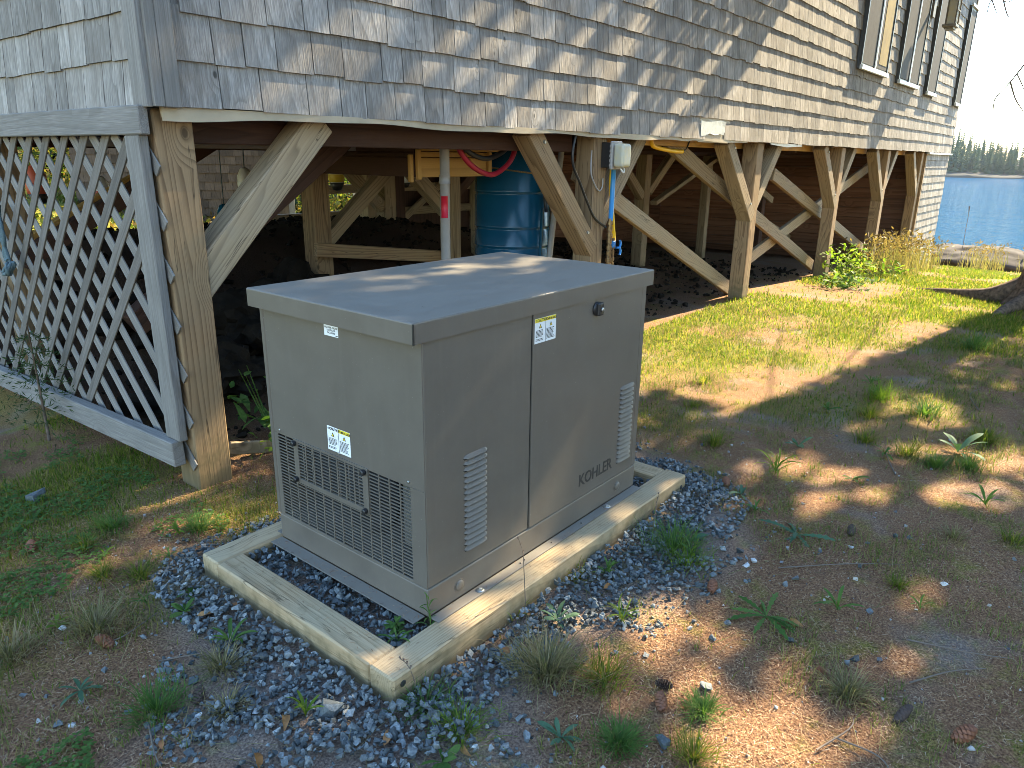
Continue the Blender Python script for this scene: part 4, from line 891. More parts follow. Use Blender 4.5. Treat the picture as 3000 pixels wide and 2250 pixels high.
# side panel and door (face -y)
SX = .4935
box('side_panel', (BX0+.003, BY0-.001, SKZ+.004), (SX-.003, BY0+.004, ZT-.03), PT, gen, .0015)
box('door', (SX+.003, BY0-.003, SKZ+.004), (1.150, BY0+.004, ZT-.045), PT, gen, .0015)
box('corner_trim', (1.153, BY0-.001, SKZ+.004), (BX1, BY0+.004, ZT-.03), PT, gen, .0015)
box('seam_backing', (SX-.01, BY0+.0045, SKZ), (SX+.01, BY0+.009, ZT-.03), M_['void'], gen, 0)
box('body', (BX0+.02, BY0+.006, SKZ-.01), (BX1, BY1-.0005, .099), PT, gen, 0)
box('far_panel', (BX1-.006, BY0+.006, SKZ), (BX1-.001, BY1, ZT-.03), PT, gen, .001)
box('back_panel', (BX0+.021, BY1-.006, SKZ), (BX1-.007, BY1-.001, ZT-.03), PT, gen, .001)
# louvres: pressed hoods, undersides and slits coloured dark for the shadow below
def louvre_mesh(wd, h, out):
    V = []; F = []; nu, nv = 10, 4
    for i in range(nu+1):
        u = -1+2*i/nu; e = max(0.0, 1-abs(u)**6)**.5
        for j in range(nv+1):
            v = j/nv; V.append((u*wd/2, -out*e*(1-v)**.85, h*v*(.35+.65*e) + h*.25*(1-e)*(1-v)))
    for i in range(nu):
        for j in range(nv): a = i*(nv+1)+j; F.append((a, a+nv+1, a+nv+2, a+1))
    s = len(V)
    for i in range(nu+1): V.append((-wd/2+wd*i/nu, 0, 0))
    for i in range(nu): F.append((i*(nv+1), s+i, s+i+1, (i+1)*(nv+1)))
    s = len(V); V += [(-wd*.46, 0, -.0044), (wd*.46, 0, -.0044), (wd*.46, 0, .0003), (-wd*.46, 0, .0003)]; F.append((s, s+1, s+2, s+3))
    me = meshdata('louvre', V, F, PT); me.materials.append(M_['void'])
    for p in list(me.polygons)[-nu-1:]: p.material_index = 1
    return me
LM = louvre_mesh(.103, .0118, .0085)
for (xc, yo) in ((.237, BY0-.001), (1.081, BY0-.003)):
    for k in range(17): link('louvre', LM, Matrix.Translation((xc, yo-.0003, .149+k*.01825)), gen)
# latch
box('latch', (.829, BY0-.024, .752), (.861, BY0-.0035, .797), M_['black'], gen, .006, 2)
lathe('latch', [(.024, 0), (.024, .004), (.018, .009)], M_['black'], Matrix.Translation((.842, BY0-.0035, .775)) @ Matrix.Rotation(rad(90), 4, 'X'), gen, 20)
lathe('key_lock', [(.0075, 0), (.0075, .003), (.003, .0035)], M_['steel'], Matrix.Translation((.846, BY0-.024, .773)) @ Matrix.Rotation(rad(90), 4, 'X'), gen, 14)
# base skirt and flanges
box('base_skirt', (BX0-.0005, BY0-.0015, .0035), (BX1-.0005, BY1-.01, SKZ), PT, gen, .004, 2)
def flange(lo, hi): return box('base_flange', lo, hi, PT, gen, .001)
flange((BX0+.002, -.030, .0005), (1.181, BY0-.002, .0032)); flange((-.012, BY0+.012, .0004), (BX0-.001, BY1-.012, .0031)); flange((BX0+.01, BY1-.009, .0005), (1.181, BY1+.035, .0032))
for x in (.163, 1.05):
    lathe('knockout', [(.0215, 0), (.0205, .0012), (.0185, .0004)], PT, Matrix.Translation((x, BY0-.0017, .046)) @ Matrix.Rotation(rad(90), 4, 'X'), gen, 24)
    lathe('knockout', [(.0180, 0), (.0150, .0045), (.005, .0058)], PT, Matrix.Translation((x+.001, BY0-.0017, .046)) @ Matrix.Rotation(rad(90), 4, 'X'), gen, 24)
for x in (.232, .951):
    lathe('washer', [(.0135, 0), (.0135, .0018), (.006, .0019)], M_['steel'], Matrix.Translation((x, -.0135, .0033)), gen, 20)
    lathe('bolt_head', [(.0065, 0), (.0065, .0055), (.005, .0065)], M_['steel'], Matrix.Translation((x, -.0135, .0052)), gen, 6, False)
for x in (.43, .60, .78): lathe('bolt_head', [(.003, 0), (.003, .002), (.001, .003)], M_['black'], Matrix.Translation((x, -.012, .0033)), gen, 6, False)
# printed labels and lettering
def caution(M, w_, h_, yellow_left, parent):
    """two column warning label, M has x along the label and y up, origin top left"""
    def bx(n_, x0, y0, x1, y1, zz, mt, par): return link(n_, boxmesh(n_, x1-x0, y1-y0, .0005, mt, 0), M @ Matrix.Translation(((x0+x1)/2, (y0+y1)/2, zz)), par)
    base = bx('warning_label', 0, -h_, w_, 0, .0004, M_['white'], parent)
    hw = w_/2
    for k in (0, 1):
        if k or yellow_left: bx('header', k*hw+.0008, -h_*.16, (k+1)*hw-.0006, -.0006, .001, M_['yellow'], base)
        text('lettering', ('CAUTION', 'MISE EN GARDE')[k], (.0115, .0085)[k], M @ Matrix.Translation((k*hw+.0115, -h_*.135, .0014)), M_['ink'], base, .0001, .0003, sx=(1, .72)[k])
        for (cx, cy, s) in ((k*hw+.0065, -h_*.125, .0075), (k*hw+hw*.5, -h_*.40, .0145)):
            me = meshdata('triangle', [(-s/2, 0, 0), (s/2, 0, 0), (0, s*.95, 0), (-s*.26, s*.13, .0002), (s*.26, s*.13, .0002), (0, s*.62, .0002)], [(0, 1, 2)], M_['ink'])
            me.materials.append(M_['yellow']); me.polygons.foreach_set('material_index', [0])
            link('triangle', me, M @ Matrix.Translation((cx, cy, .0014)), base)
            me2 = meshdata('triangle', [(-s*.27, s*.12, 0), (s*.27, s*.12, 0), (0, s*.66, 0)], [(0, 1, 2)], M_['yellow'] if (k or yellow_left or s > .01) else M_['white'])
            link('triangle', me2, M @ Matrix.Translation((cx, cy, .0017)), base)
        V = []; F = []
        for j in range(9):
            if j == 6 and k == 0: continue
            yy = -h_*(.50+j*.05); xr = k*hw+hw-.006-.012*rs.random(); x = k*hw+.005
            while x < xr:
                ww = rs.uniform(.003, .009); addbox(V, F, (x, yy, .0009), (min(x+ww, xr), yy+h_*.026, .0011)); x += ww+.0016
        link('fine_print', meshdata('fine_print', V, F, M_['ink']), M, base)
    bx('divider', hw-.0004, -h_, hw+.0004, 0, .0011, M_['ink'], base)
caution(Matrix.Translation((.502, BY0-.0031, .793)) @ FX, .108, .077, True, gen)
caution(Matrix.Translation((xf-.0001, .423, .486)) @ FE, .107, .077, False, gen)
wm = Matrix.Translation((xf-.0001, .405, .797)) @ FE
wl_ = link('weather_label', boxmesh('weather_label', .063, .031, .0005, M_['white'], 0), wm @ Matrix.Translation((.0315, -.0155, .0003)), gen)
for i, s_ in enumerate(('WEATHER - PROOF', 'RAINPROOF', 'ENCLOSURE')): text('lettering', s_, .0078, wm @ Matrix.Translation((.0315, -.009-i*.0075, .0007)), M_['ink'], wl_, .0001, .0001, 'CENTER', .86)
box('fine_print', (xf-.0012, .343, .7685), (xf-.0009, .353, .7705), M_['ink'], wl_, 0)
text('lettering', 'KOHLER', .0625, Matrix.Translation((.7785, BY0-.0032, .1415)) @ FX, M_['lettering'], gen, .0006, .0012, 'LEFT', .93)

# ------------------------------------------------------------------ timber frame of the pad
pad = empty('timber_frame', (.6, .36, -.09), 'pale timber frame around the gravel pad under the generator', 'timber frame')
TM = M_['timber']
beam('timber', (-.2, -.0585, -.047), (1.424, -.0585, -.047), .094, .091, TM, pad, ref=(0, 0, 1), bevel=.005)
beam('timber', (-.197, .782, -.047), (1.42, .782, -.047), .098, .091, TM, pad, ref=(0, 0, 1), bevel=.005)
beam('timber', (-.1525, -.0105, -.0475), (-.1525, .732, -.0475), .094, .090, TM, pad, ref=(0, 0, 1), bevel=.005)
beam('timber', (1.37, -.0105, -.0475), (1.37, .732, -.0475), .094, .090, TM, pad, ref=(0, 0, 1), bevel=.005)
for p in ((-.168, -.1062, -.03), (1.385, -.1062, -.045)):
    lathe('screw_hole', [(.0095, 0), (.0085, .0012), (.004, .0005)], M_['ink'], Matrix.Translation(p) @ Matrix.Rotation(rad(90), 4, 'X'), pad, 12)

# ------------------------------------------------------------------ gravel
def stonemeshes(n, rng, pts=11, flat=.6):
    out = []
    for _ in range(n):
        bm = bmesh.new()
        for k in range(pts):
            v = rng.normal(size=3); v /= np.linalg.norm(v); v *= rng.uniform(.75, 1.0); bm.verts.new((v[0], v[1]*.78, v[2]*flat))
        bmesh.ops.convex_hull(bm, input=list(bm.verts)); 
        for v in [v for v in bm.verts if not v.link_faces]: bm.verts.remove(v)
        bmesh.ops.triangulate(bm, faces=bm.faces); bm.verts.index_update()
        out.append((np.array([v.co[:] for v in bm.verts]), np.array([[v.index for v in f.verts] for f in bm.faces]))); bm.free()
    return out
SG = stonemeshes(26, RNG)
def rotm(rng, tilt):
    e = Euler((rng.normal()*tilt, rng.normal()*tilt, rng.random()*6.283)); return np.array(e.to_matrix())
def scatter(name, P, S_, mat, geos, rng, tilt=.45):
    VV = []; FF = []; off = 0
    for p, s in zip(P, S_):
        v, f = geos[rng.integers(len(geos))]; v = v @ rotm(rng, tilt).T * s + p; VV.append(v); FF.append(f+off); off += len(v)
    return npmesh(name, np.concatenate(VV), np.concatenate(FF), mat)
m, t, n, b = newmat('blue_grey_gravel')
sd = seed(t); c = ramp(t, sd, [(0, (.03, .036, .038)), (.4, (.08, .093, .095)), (.75, (.145, .16, .162)), (.965, (.165, .183, .187)), (.994, (.25, .26, .25)), (1, (.38, .38, .36))])
tc = nd(t, 'ShaderNodeTexCoord'); nz = nd(t, 'ShaderNodeTexNoise', i_Scale=130.0, i_Detail=5.0, i_Roughness=.7); t.links.new(tc.outputs['Object'], nz.inputs['Vector'])
c = mix(t, 1.0, c, ramp(t, nz.outputs['Fac'], [(.3, (.55, .55, .55)), (.52, (1, 1, 1)), (.72, (1.7, 1.75, 1.75))]), 'MULTIPLY')
t.links.new(c, b.inputs['Base Color']); b.inputs['Roughness'].default_value = .62; b.inputs['Specular IOR Level'].default_value = .45
bump(t, b, nz.outputs['Fac'], .5, .004); M_['gravel'] = m
P = []; S_ = []
n = 27000; X = RNG.uniform(-.75, 1.85, n); Y = RNG.uniform(-.65, 1.1, n); d = paddist(X, Y)
inside = (X > -.105) & (X < 1.323) & (Y > -.01) & (Y < .733)
onT = (X > -.215) & (X < 1.435) & (Y > -.115) & (Y < .84) & ~inside
under = (X > .03) & (X < 1.19) & (Y > .0) & (Y < .735)
keep = ~onT & ~under & (d > -.06) & (RNG.random(n) < np.where((np.maximum(np.maximum(-.2-X, X-1.42), np.maximum(-.105-Y, Y-.83)) < .17) & (d > .02), 1.0, np.clip(.06+d*3+1.5*(vnoise(X, Y, .14, 8)-.5), .03, 1)))
X, Y, d, ins = X[keep], Y[keep], d[keep], inside[keep]
Z = G(X, Y); s_ = RNG.uniform(.0055, .0152, len(X))*np.where(RNG.random(len(X)) < .09, 1.4, 1.0)
edge = np.minimum(np.minimum(np.abs(X+.2), np.abs(X-1.424)), np.minimum(np.abs(Y+.105), np.abs(Y-.83)))
Z = np.where(ins, -.048+RNG.uniform(0, .032, len(X)), Z + RNG.uniform(0, .017, len(X))*np.clip(d*9, 0, 1) + .018*np.clip(1-edge/.12, 0, 1))
gv = link('gravel', scatter('gravel', np.stack([X, Y, Z+s_*.25], 1), s_, M_['gravel'], SG, RNG)); tag(gv, 'loose blue grey crushed stone around the timber frame', kind='stuff')
n = 2600; X = RNG.uniform(.2, 9, n); Y = RNG.uniform(1.7, 5.5, n); s_ = .012+.05*RNG.random(n)**3
tag(link('crawl_space_rubble', scatter('crawl_space_rubble', np.stack([X, Y, G(X, Y)+s_*.2], 1), s_, M_['boulder'], SG, RNG)), 'dark stones and clods on the soil under the house', kind='stuff')
# strays and small grit over the litter
n = 6500; X = RNG.uniform(-1.1, 2.9, n); Y = RNG.uniform(-1.5, 1.4, n); d = paddist(X, Y)
k = (d < .0) & (RNG.random(n) < np.exp(d*2.6)*.55+.04); X, Y = X[k], Y[k]; k = ~((X > -.21) & (X < 1.43) & (Y > -.11) & (Y < .835)); X, Y = X[k], Y[k]
s_ = RNG.uniform(.0025, .0075, len(X))*np.where(RNG.random(len(X)) < .12, 1.9, 1.0)
m, t, n_2, b = newmat('pale_grit'); sd = seed(t)
t.links.new(ramp(t, sd, [(0, (.08, .09, .10)), (.4, (.17, .17, .165)), (.75, (.27, .26, .24)), (1, (.5, .47, .42))]), b.inputs['Base Color']); b.inputs['Roughness'].default_value = .8
tag(link('grit', scatter('grit', np.stack([X, Y, G(X, Y)+s_*.3], 1), s_, m, SG[:10], RNG)), 'small pale grit scattered over the needle litter', kind='stuff')
# loose stones that lie on their own
STONES = [(1.036, -.53), (1.082, -.537), (1.059, -.495), (1.108, -.475), (1.013, -.49), (1.412, -.773), (1.3, -.834), (1.071, -.689), (1.015, -.674), (1.036, -.929), (.768, -.956), (.739, -.946), (1.348, -1.082), (.376, -.687), (.683, -.615), (.733, -.792), (1.691, -1.246), (1.593, -.883), (1.621, -.924), (.585, -.612), (.132, -.687), (-.133, -.425), (-.11, -.372), (-.074, -.337), (-.358, -.127), (-.266, -.104), (.387, -.499), (-.617, .862), (-.637, .396), (-.53, .247), (-.769, .477), (-.747, .451), (-.356, .829), (-.281, .808), (-.736, .929), (-.785, .66), (-.498, .464), (-.61, .597), (-.526, .432), (-.457, .099), (-.435, .15), (-.456, .151), (-.342, 1.873), (-.312, .003)]
WH = {0, 1, 5, 12, 25, 27, 29, 31, 32, 33, 40, 41}; BIG = {42: .055, 43: .052, 25: .022, 20: .026, 24: .026, 13: .024, 3: .022}
m, t, n_2, b = newmat('pale_quartz_stone'); b.inputs['Roughness'].default_value = .6
tc = nd(t, 'ShaderNodeTexCoord'); nz = nd(t, 'ShaderNodeTexNoise', i_Scale=70.0, i_Detail=5.0); t.links.new(tc.outputs['Object'], nz.inputs['Vector'])
t.links.new(ramp(t, nz.outputs['Fac'], [(.35, (.30, .31, .31)), (.6, (.55, .55, .53))]), b.inputs['Base Color']); M_['quartz'] = m
def where_is(x, y):
    """plain words for a spot around the pad"""
    if y > 1.2: return 'under the lattice screen'
    if x < -.22:
        if y > .75: return 'beyond the left corner of the timber frame'
        return 'left of the timber frame' if y > .3 else ('near the left foreground gravel edge' if y > .02 else 'below the near corner of the timber frame')
    if x < .35: return 'in front of the near timber corner' if y < -.1 else 'inside the timber frame'
    if x < 1.45: return 'beside the long timber on the right' if y > -.45 else ('on the needle litter right of the gravel' if y > -.8 else 'on the litter at the lower right')
    return ('on the sunny ground beyond the generator' if y > -.3 else 'on the shaded ground under the spruce shadow') if x < 3.6 else 'on the lawn near the spruce'
NTH = ['', 'another', 'third', 'fourth', 'fifth', 'sixth', 'seventh', 'eighth', 'ninth', 'tenth']
SEEN = {}
def lab(desc, x, y):
    """a label that singles one thing out by its look, its spot and its neighbour"""
    wh = where_is(x, y); key = (desc, wh); SEEN.setdefault(key, []).append((x, y)); return desc + ' ' + wh
LABELLED = []
def label_later(o, desc, x, y): LABELLED.append((o, desc, x, y, where_is(x, y)))
for i, (x, y) in enumerate(STONES):
    g_ = SG[i % 26]; s = BIG.get(i, RNG.uniform(.0125, .019)); v = g_[0] @ rotm(RNG, .25).T * s
    o = link('loose_stone', meshdata('loose_stone', v, g_[1], M_['quartz'] if i in WH else M_['gravel']), Matrix.Translation((x, y, Gf(x, y)+s*.35)))
    tag(o, None, 'stone', 'loose stones lying on the ground'); label_later(o, ('white' if i in WH else 'blue grey')+(' slab of stone' if s > .04 else ' stone'), x, y)

# ------------------------------------------------------------------ needle litter, grass and weeds
def sticks(P, az, tilt, L, W_):
    """flat little sticks lying on the ground"""
    n = len(P); d = np.stack([np.cos(az)*np.cos(tilt), np.sin(az)*np.cos(tilt), np.sin(tilt)], 1)*L[:, None]*.5
    s = np.stack([-np.sin(az), np.cos(az), np.zeros(n)], 1)*W_[:, None]*.5
    V = np.stack([P-d-s, P+d-s, P+d+s, P-d+s], 1).reshape(-1, 3); return V, np.arange(n*4).reshape(-1, 4)
def padmask(X, Y): return (X > -.215) & (X < 1.435) & (Y > -.12) & (Y < .845)
n = 300000; u = RNG.random(n)**1.5; X = -1.25 + 6.8*RNG.random(n)**1.7; Y = -1.55 + 3.2*RNG.random(n)
k = ~padmask(X, Y) & (RNG.random(n) < np.clip(.85-np.clip(paddist(X, Y)*7+.5, 0, .8)-.35*lawn(X, Y), .05, 1)*(.45+.75*vnoise(X, Y, .22, 4))) & (Y < 1.6)
X, Y = X[k], Y[k]; n = len(X)
Zn = G(X, Y)+.002+RNG.random(n)*.006
for (c_, x0, x1, y0, y1, zz) in ((70, -.010, .033, .03, .72, .0042), (26, .06, 1.1, -.028, .005, .0042), (34, .04, 1.18, .04, .70, .8672), (110, -.19, 1.41, -.10, -.02, .0002), (60, -.19, -.11, .0, .72, .0)):
    X = np.append(X, RNG.uniform(x0, x1, c_)); Y = np.append(Y, y0+(y1-y0)*RNG.random(c_)); Zn = np.append(Zn, np.full(c_, zz))
n = len(X)
Vn, Fn = sticks(np.stack([X, Y, Zn], 1), RNG.random(n)*6.283, RNG.normal(size=n)*np.where(Zn > -.01, .02, .22), RNG.uniform(.007, .017, n), RNG.uniform(.0008, .0015, n))
m, t, n_2, b = newmat('spruce_litter'); sd = seed(t)
t.links.new(ramp(t, sd, [(0, (.05, .021, .011)), (.3, (.16, .070, .034)), (.6, (.285, .146, .070)), (.87, (.39, .245, .13)), (1, (.40, .31, .21))]), b.inputs['Base Color']); b.inputs['Roughness'].default_value = .7
tag(link('needle_litter', npmesh('needle_litter', Vn, Fn, m)), 'brown fallen spruce needles covering the bare ground', kind='stuff')
def blades(P, H, W_, az, lean, curl, seg=3):
    """tapered bending grass blades"""
    n = len(P); V = np.zeros((n, (seg+1)*2, 3)); d = np.stack([np.cos(az), np.sin(az), np.zeros(n)], 1); s = np.stack([-np.sin(az), np.cos(az), np.zeros(n)], 1)
    p = P.copy(); an = lean.copy(); st = (H/seg)[:, None]
    for i in range(seg+1):
        wv = (W_*(1-(i/seg)**1.5)*.5+.0002)[:, None]; V[:, i*2] = p-s*wv; V[:, i*2+1] = p+s*wv
        p = p + st*(d*np.sin(an)[:, None]+np.array([[0, 0, 1]])*np.cos(an)[:, None]); an = an+curl/seg
    V = V.reshape(-1, 3); b_ = np.arange(n)[:, None]*(seg+1)*2
    F = np.concatenate([b_+np.array([[i*2, i*2+1, i*2+3, i*2+2]]) for i in range(seg)]); return V, F
M_['grass'] = leafmat('lawn_grass', [(.05, .09, .012), (.085, .135, .017), (.13, .165, .022), (.20, .19, .04), (.26, .20, .085)], trans=.5)
M_['drygrass'] = leafmat('dry_grass', [(.11, .10, .045), (.20, .16, .085), (.30, .24, .14), (.11, .125, .04)], trans=.35)
M_['weed'] = leafmat('weed_leaf', [(.05, .11, .026), (.08, .15, .036), (.11, .18, .048)], trans=.4)
M_['weedblue'] = leafmat('blue_green_leaf', [(.055, .12, .07), (.09, .155, .09)], trans=.3)
M_['bright'] = leafmat('bright_leaf', [(.09, .17, .02), (.13, .2, .03), (.16, .2, .035)], trans=.5)
# lawn: density follows how grassy the ground is
n = 300000
X = np.concatenate([RNG.uniform(1.2, 17, n//2), 1.2+9*RNG.random(n//4)**1.3, RNG.uniform(-1.3, .6, n//4), RNG.uniform(-1.0, .5, 40000)]); Y = np.concatenate([RNG.uniform(-2.2, 1.9, n//2), RNG.uniform(-1.8, 1.6, n//4), RNG.uniform(-1.2, 2.2, n//4), RNG.uniform(.5, 3.0, 40000)])[:len(X)]
X = X[:len(Y)]; lw = lawn(X, Y); far = np.hypot(X+1.2, Y+1.3)
k = (RNG.random(len(X)) < lw*np.where(X < .6, .75, .95)+.012) & ~padmask(X, Y) & (paddist(X, Y) < .02) & ~((X > 13.3) & (Y > 1.35)) & ~((X > .2) & (Y > 1.62))
X, Y, far = X[k], Y[k], far[k]; n = len(X)
H = RNG.uniform(.015, .045, n)*(1+.30*np.clip((far-3)/5, 0, 1.6)); Wd = RNG.uniform(.0016, .0032, n)*(1+.45*np.clip((far-2.5), 0, 8))
Vb, Fb = blades(np.stack([X, Y, G(X, Y)-.003], 1), H, Wd, RNG.random(n)*6.283, np.abs(RNG.normal(size=n))*.5, RNG.uniform(.2, 1.4, n), 2)
tag(link('lawn_grass', npmesh('lawn_grass', Vb, Fb, M_['grass'])), 'thin patchy grass of the lawn', kind='stuff')
n = 150000; X = RNG.uniform(-1.2, 5.5, n); Y = RNG.uniform(-1.6, 1.4, n)
k = ~padmask(X, Y) & (vnoise(X, Y, .21, 41)*.6+vnoise(X, Y, .07, 42)*.4 > .64-.05*np.clip((X-.9)/1.5, 0, 1)-.02*(Y < -.1)) & ((paddist(X, Y) < .10) | ((paddist(X, Y) < .3) & (RNG.random(n) < .45))); X, Y = X[k], Y[k]; n = len(X)
Vb, Fb = blades(np.stack([X, Y, G(X, Y)-.002], 1), RNG.uniform(.010, .05, n)*(.7+.6*vnoise(X, Y, .3, 44)), RNG.uniform(.0011, .0024, n)*(1+.2*np.clip(X-1, 0, 4)), RNG.random(n)*6.283, np.abs(RNG.normal(size=n))*.6, RNG.uniform(.3, 1.6, n), 2)
M_['sprout'] = leafmat('mixed_sprouts', [(.07, .115, .02), (.11, .145, .03), (.19, .165, .07), (.27, .205, .11), (.15, .17, .03)], trans=.4)
tag(link('short_sprouts', npmesh('short_sprouts', Vb, Fb, M_['sprout'])), 'short mixed sprouts and dead blades in the litter', kind='stuff')
# dry straws lying about
n = 900; X = -1.2 + 3.6*RNG.random(n); Y = RNG.uniform(-1.4, 1.3, n); k = ~padmask(X, Y); X, Y = X[k], Y[k]; n = len(X)
Vb, Fb = blades(np.stack([X, Y, G(X, Y)+.012], 1), RNG.uniform(.06, .2, n), RNG.uniform(.0011, .002, n), RNG.random(n)*6.283, RNG.uniform(1.35, 1.6, n), RNG.normal(size=n)*.3, 5)
tag(link('dry_straw', npmesh('dry_straw', Vb, Fb, M_['drygrass'])), 'dry grass straws lying over the litter', kind='stuff')
# creeping clover at the lower left and under the lattice
def clover(n, x0, x1, y0, y1, s, seed_):
    X = RNG.uniform(x0, x1, n); Y = RNG.uniform(y0, y1, n); k = (vnoise(X, Y, .16, seed_) > .42) & (paddist(X, Y) < -.02); X, Y = X[k], Y[k]; n = len(X)
    Z = G(X, Y)+RNG.uniform(.006, .03, n); VV = []; FF = []
    for j in range(3):
        a = RNG.random(n)*1.0+j*2.094; D = np.stack([np.cos(a), np.sin(a), RNG.normal(size=n)*.25], 1); L = RNG.uniform(.7, 1.2, n)*s
        D /= np.linalg.norm(D, axis=1, keepdims=True); sd_ = np.stack([-np.sin(a), np.cos(a), np.zeros(n)], 1); P = np.stack([X, Y, Z], 1)
        V = np.stack([P, P+D*L[:, None]*.6+sd_*L[:, None]*.42, P+D*L[:, None], P+D*L[:, None]*.6-sd_*L[:, None]*.42], 1).reshape(-1, 3)
        FF.append(np.arange(n*4).reshape(-1, 4)+sum(len(v) for v in VV)); VV.append(V)
    return np.concatenate(VV), np.concatenate(FF)
Vc, Fc = clover(3200, -1.15, -.5, -.25, .40, .011, 21); Vd, Fd = clover(3000, -.75, .05, 1.05, 2.6, .014, 22); 
tag(link('creeping_clover', npmesh('creeping_clover', np.concatenate([Vc, Vd]), np.concatenate([Fc, Fd+len(Vc)]), M_['weed'])), 'low creeping clover at the lower left and under the lattice', kind='stuff')

def leafgeo(L, W_, teeth=0, fold=.25, droop=.5, rise=.5, n=7):
    """one leaf lying along +x: midrib fold, bending down to the tip"""
    V = []; F = []; p = Vector((0, 0, 0)); an = rise
    for i in range(n+1):
        f = i/n; prof = math.sin(math.pi*min(1, f*.92+.06))**.8*(.35+.65*f if f < .75 else 1.0)
        if f == 1: prof = .03
        if teeth and 0 < i < n: prof *= (1.25 if i % 2 else .62)
        wv = W_/2*prof; V += [(p.x, -wv, p.z+wv*fold), (p.x, 0, p.z), (p.x, wv, p.z+wv*fold)]
        p = p + Vector((math.cos(an), 0, math.sin(an)))*L/n; an -= (rise+droop)/n
    for i in range(n): a = i*3; F += [(a, a+3, a+4, a+1), (a+1, a+4, a+5, a+2)]
    return V, F
LEAVES = {}
def leafmesh(kind, mat, var):
    key = (kind, mat, var)
    if key not in LEAVES:
        r_ = random.Random(var*7+3)
        V, F = {'spoon': lambda: leafgeo(1, .30, 0, .2, .35, .45), 'dandelion': lambda: leafgeo(1, .17, 1, .15, .25+.3*r_.random(), .35, 12), 'lance': lambda: leafgeo(1, .17, 0, .35, .45, .9), 'strap': lambda: leafgeo(1, .065, 0, .3, .7, 1.15), 'oval': lambda: leafgeo(1, .45, 0, .15, .3, .4)}[kind]()
        LEAVES[key] = meshdata('leaf', V, F, M_[mat], True)
    return LEAVES[key]
def rosette(x, y, n, L, kind, mat, desc, rise=0.0, name='weed_rosette', z=None, spread=.35, cat='weed'):
    z = Gf(x, y)+.004 if z is None else z; e = empty(name, (x, y, z), None, cat, 'broad leaved weeds'); label_later(e, desc, x, y); a0 = RNG.random()*6.28
    for i in range(n):
        a = a0 + i*2.4 + RNG.normal()*.25; l = L*RNG.uniform(.62, 1.1)
        link('leaf', leafmesh(kind, mat, i % 3), Matrix.Translation((x, y, z+RNG.random()*.006)) @ Matrix.Rotation(a, 4, 'Z') @ Matrix.Rotation(-rise+RNG.normal()*spread*.5, 4, 'Y') @ Matrix.Rotation(RNG.normal()*.25, 4, 'X') @ Matrix.Diagonal((l, l, l, 1)), e)
    return e
for (x, y, n_, L, kd_, mt, desc, rise) in (
    (-.687, .56, 10, .06, 'spoon', 'weedblue', 'flat blue green rosette', .0), (-.339, .425, 12, .095, 'lance', 'weed', 'large dark green rosette of pointed leaves', .2),
    (-.364, .041, 9, .075, 'lance', 'bright', 'sunlit rosette with upright pointed leaves', .5), (-.012, -.49, 10, .07, 'spoon', 'weedblue', 'green rosette of spoon shaped leaves', .05),
    (.354, -.218, 9, .075, 'spoon', 'weedblue', 'grey green broad leaved plant', .35), (.794, -.691, 12, .125, 'dandelion', 'weed', 'large sprawling dandelion with toothed leaves', .05),
    (.97, -.851, 9, .095, 'lance', 'weed', 'green weed with smooth oval leaves', .15), (1.369, -.593, 10, .14, 'dandelion', 'weedblue', 'spreading dandelion beyond the gravel edge', .05),
    (.473, -.372, 20, .10, 'strap', 'bright', 'bright sunlit tuft of narrow leaves', .25), (1.837, -.34, 18, .16, 'strap', 'bright', 'bright clump with long narrow leaves', .2),
    (2.428, -.654, 9, .085, 'lance', 'weed', 'flat open rosette in a sun patch', .0), (2.249, -.305, 6, .10, 'spoon', 'weedblue', 'small rosette of three broad leaves', .2),
    (2.679, -.919, 9, .15, 'spoon', 'weedblue', 'dark bluish broad leaved plant', .25), (-.25, -.327, 7, .06, 'oval', 'weed', 'sprig of bright oval leaves', .3),
    (2.12, -1.104, 8, .10, 'lance', 'weed', 'light green weed at the right picture edge', .3), (-.343, .679, 9, .05, 'oval', 'weed', 'leafy sprig growing through the gravel', .3),
    (-.285, .76, 8, .05, 'oval', 'weed', 'flat leafy sprig beside the white stones', .1), (-.622, .891, 6, .045, 'oval', 'bright', 'low yellow green weed beside a white stone', .1),
    (-.693, 1.056, 6, .04, 'oval', 'weed', 'tiny weed at the left edge', .1), (1.55, -.30, 6, .07, 'spoon', 'weedblue', 'pale green weed on the far gravel', .15), (1.45, -.40, 7, .09, 'lance', 'weed', 'weed with two long bending leaves', .15),
    (1.06, -.30, 8, .075, 'spoon', 'weedblue', 'broad leaved weed in the gravel', .3), (.95, -.36, 12, .10, 'strap', 'weed', 'drooping long leaved weed', .35), (.66, -.20, 10, .085, 'lance', 'weed', 'sparse upright weed', .55),
    (-.40, .80, 14, .07, 'strap', 'weed', 'grassy weed against the gravel edge', .45), (-.12, 1.15, 10, .07, 'lance', 'bright', 'lush weed behind the left timber corner', .3), (-.22, 1.02, 9, .05, 'lance', 'weed', 'soft leafy weed in the dappled light', .25), (-.36, 1.2, 10, .05, 'lance', 'bright', 'bright dappled weed further left', .25),
    (1.75, .12, 7, .09, 'strap', 'bright', 'small bright tuft behind the far timber corner', .4), (2.0, -.62, 6, .07, 'spoon', 'weed', 'low rounded weed', .1), (2.9, -.25, 6, .1, 'spoon', 'weed', 'low broad weed', .2), (3.6, -.30, 8, .1, 'lance', 'weed', 'leafy weed along the spruce shadow', .2), (1.15, -1.05, 5, .05, 'lance', 'weed', 'small weed with few leaves', .2), (-.05, -.33, 8, .05, 'strap', 'bright', 'yellowing grass like weed', .3)):
    rosette(x, y, n_, L, kd_, mt, desc, rise)
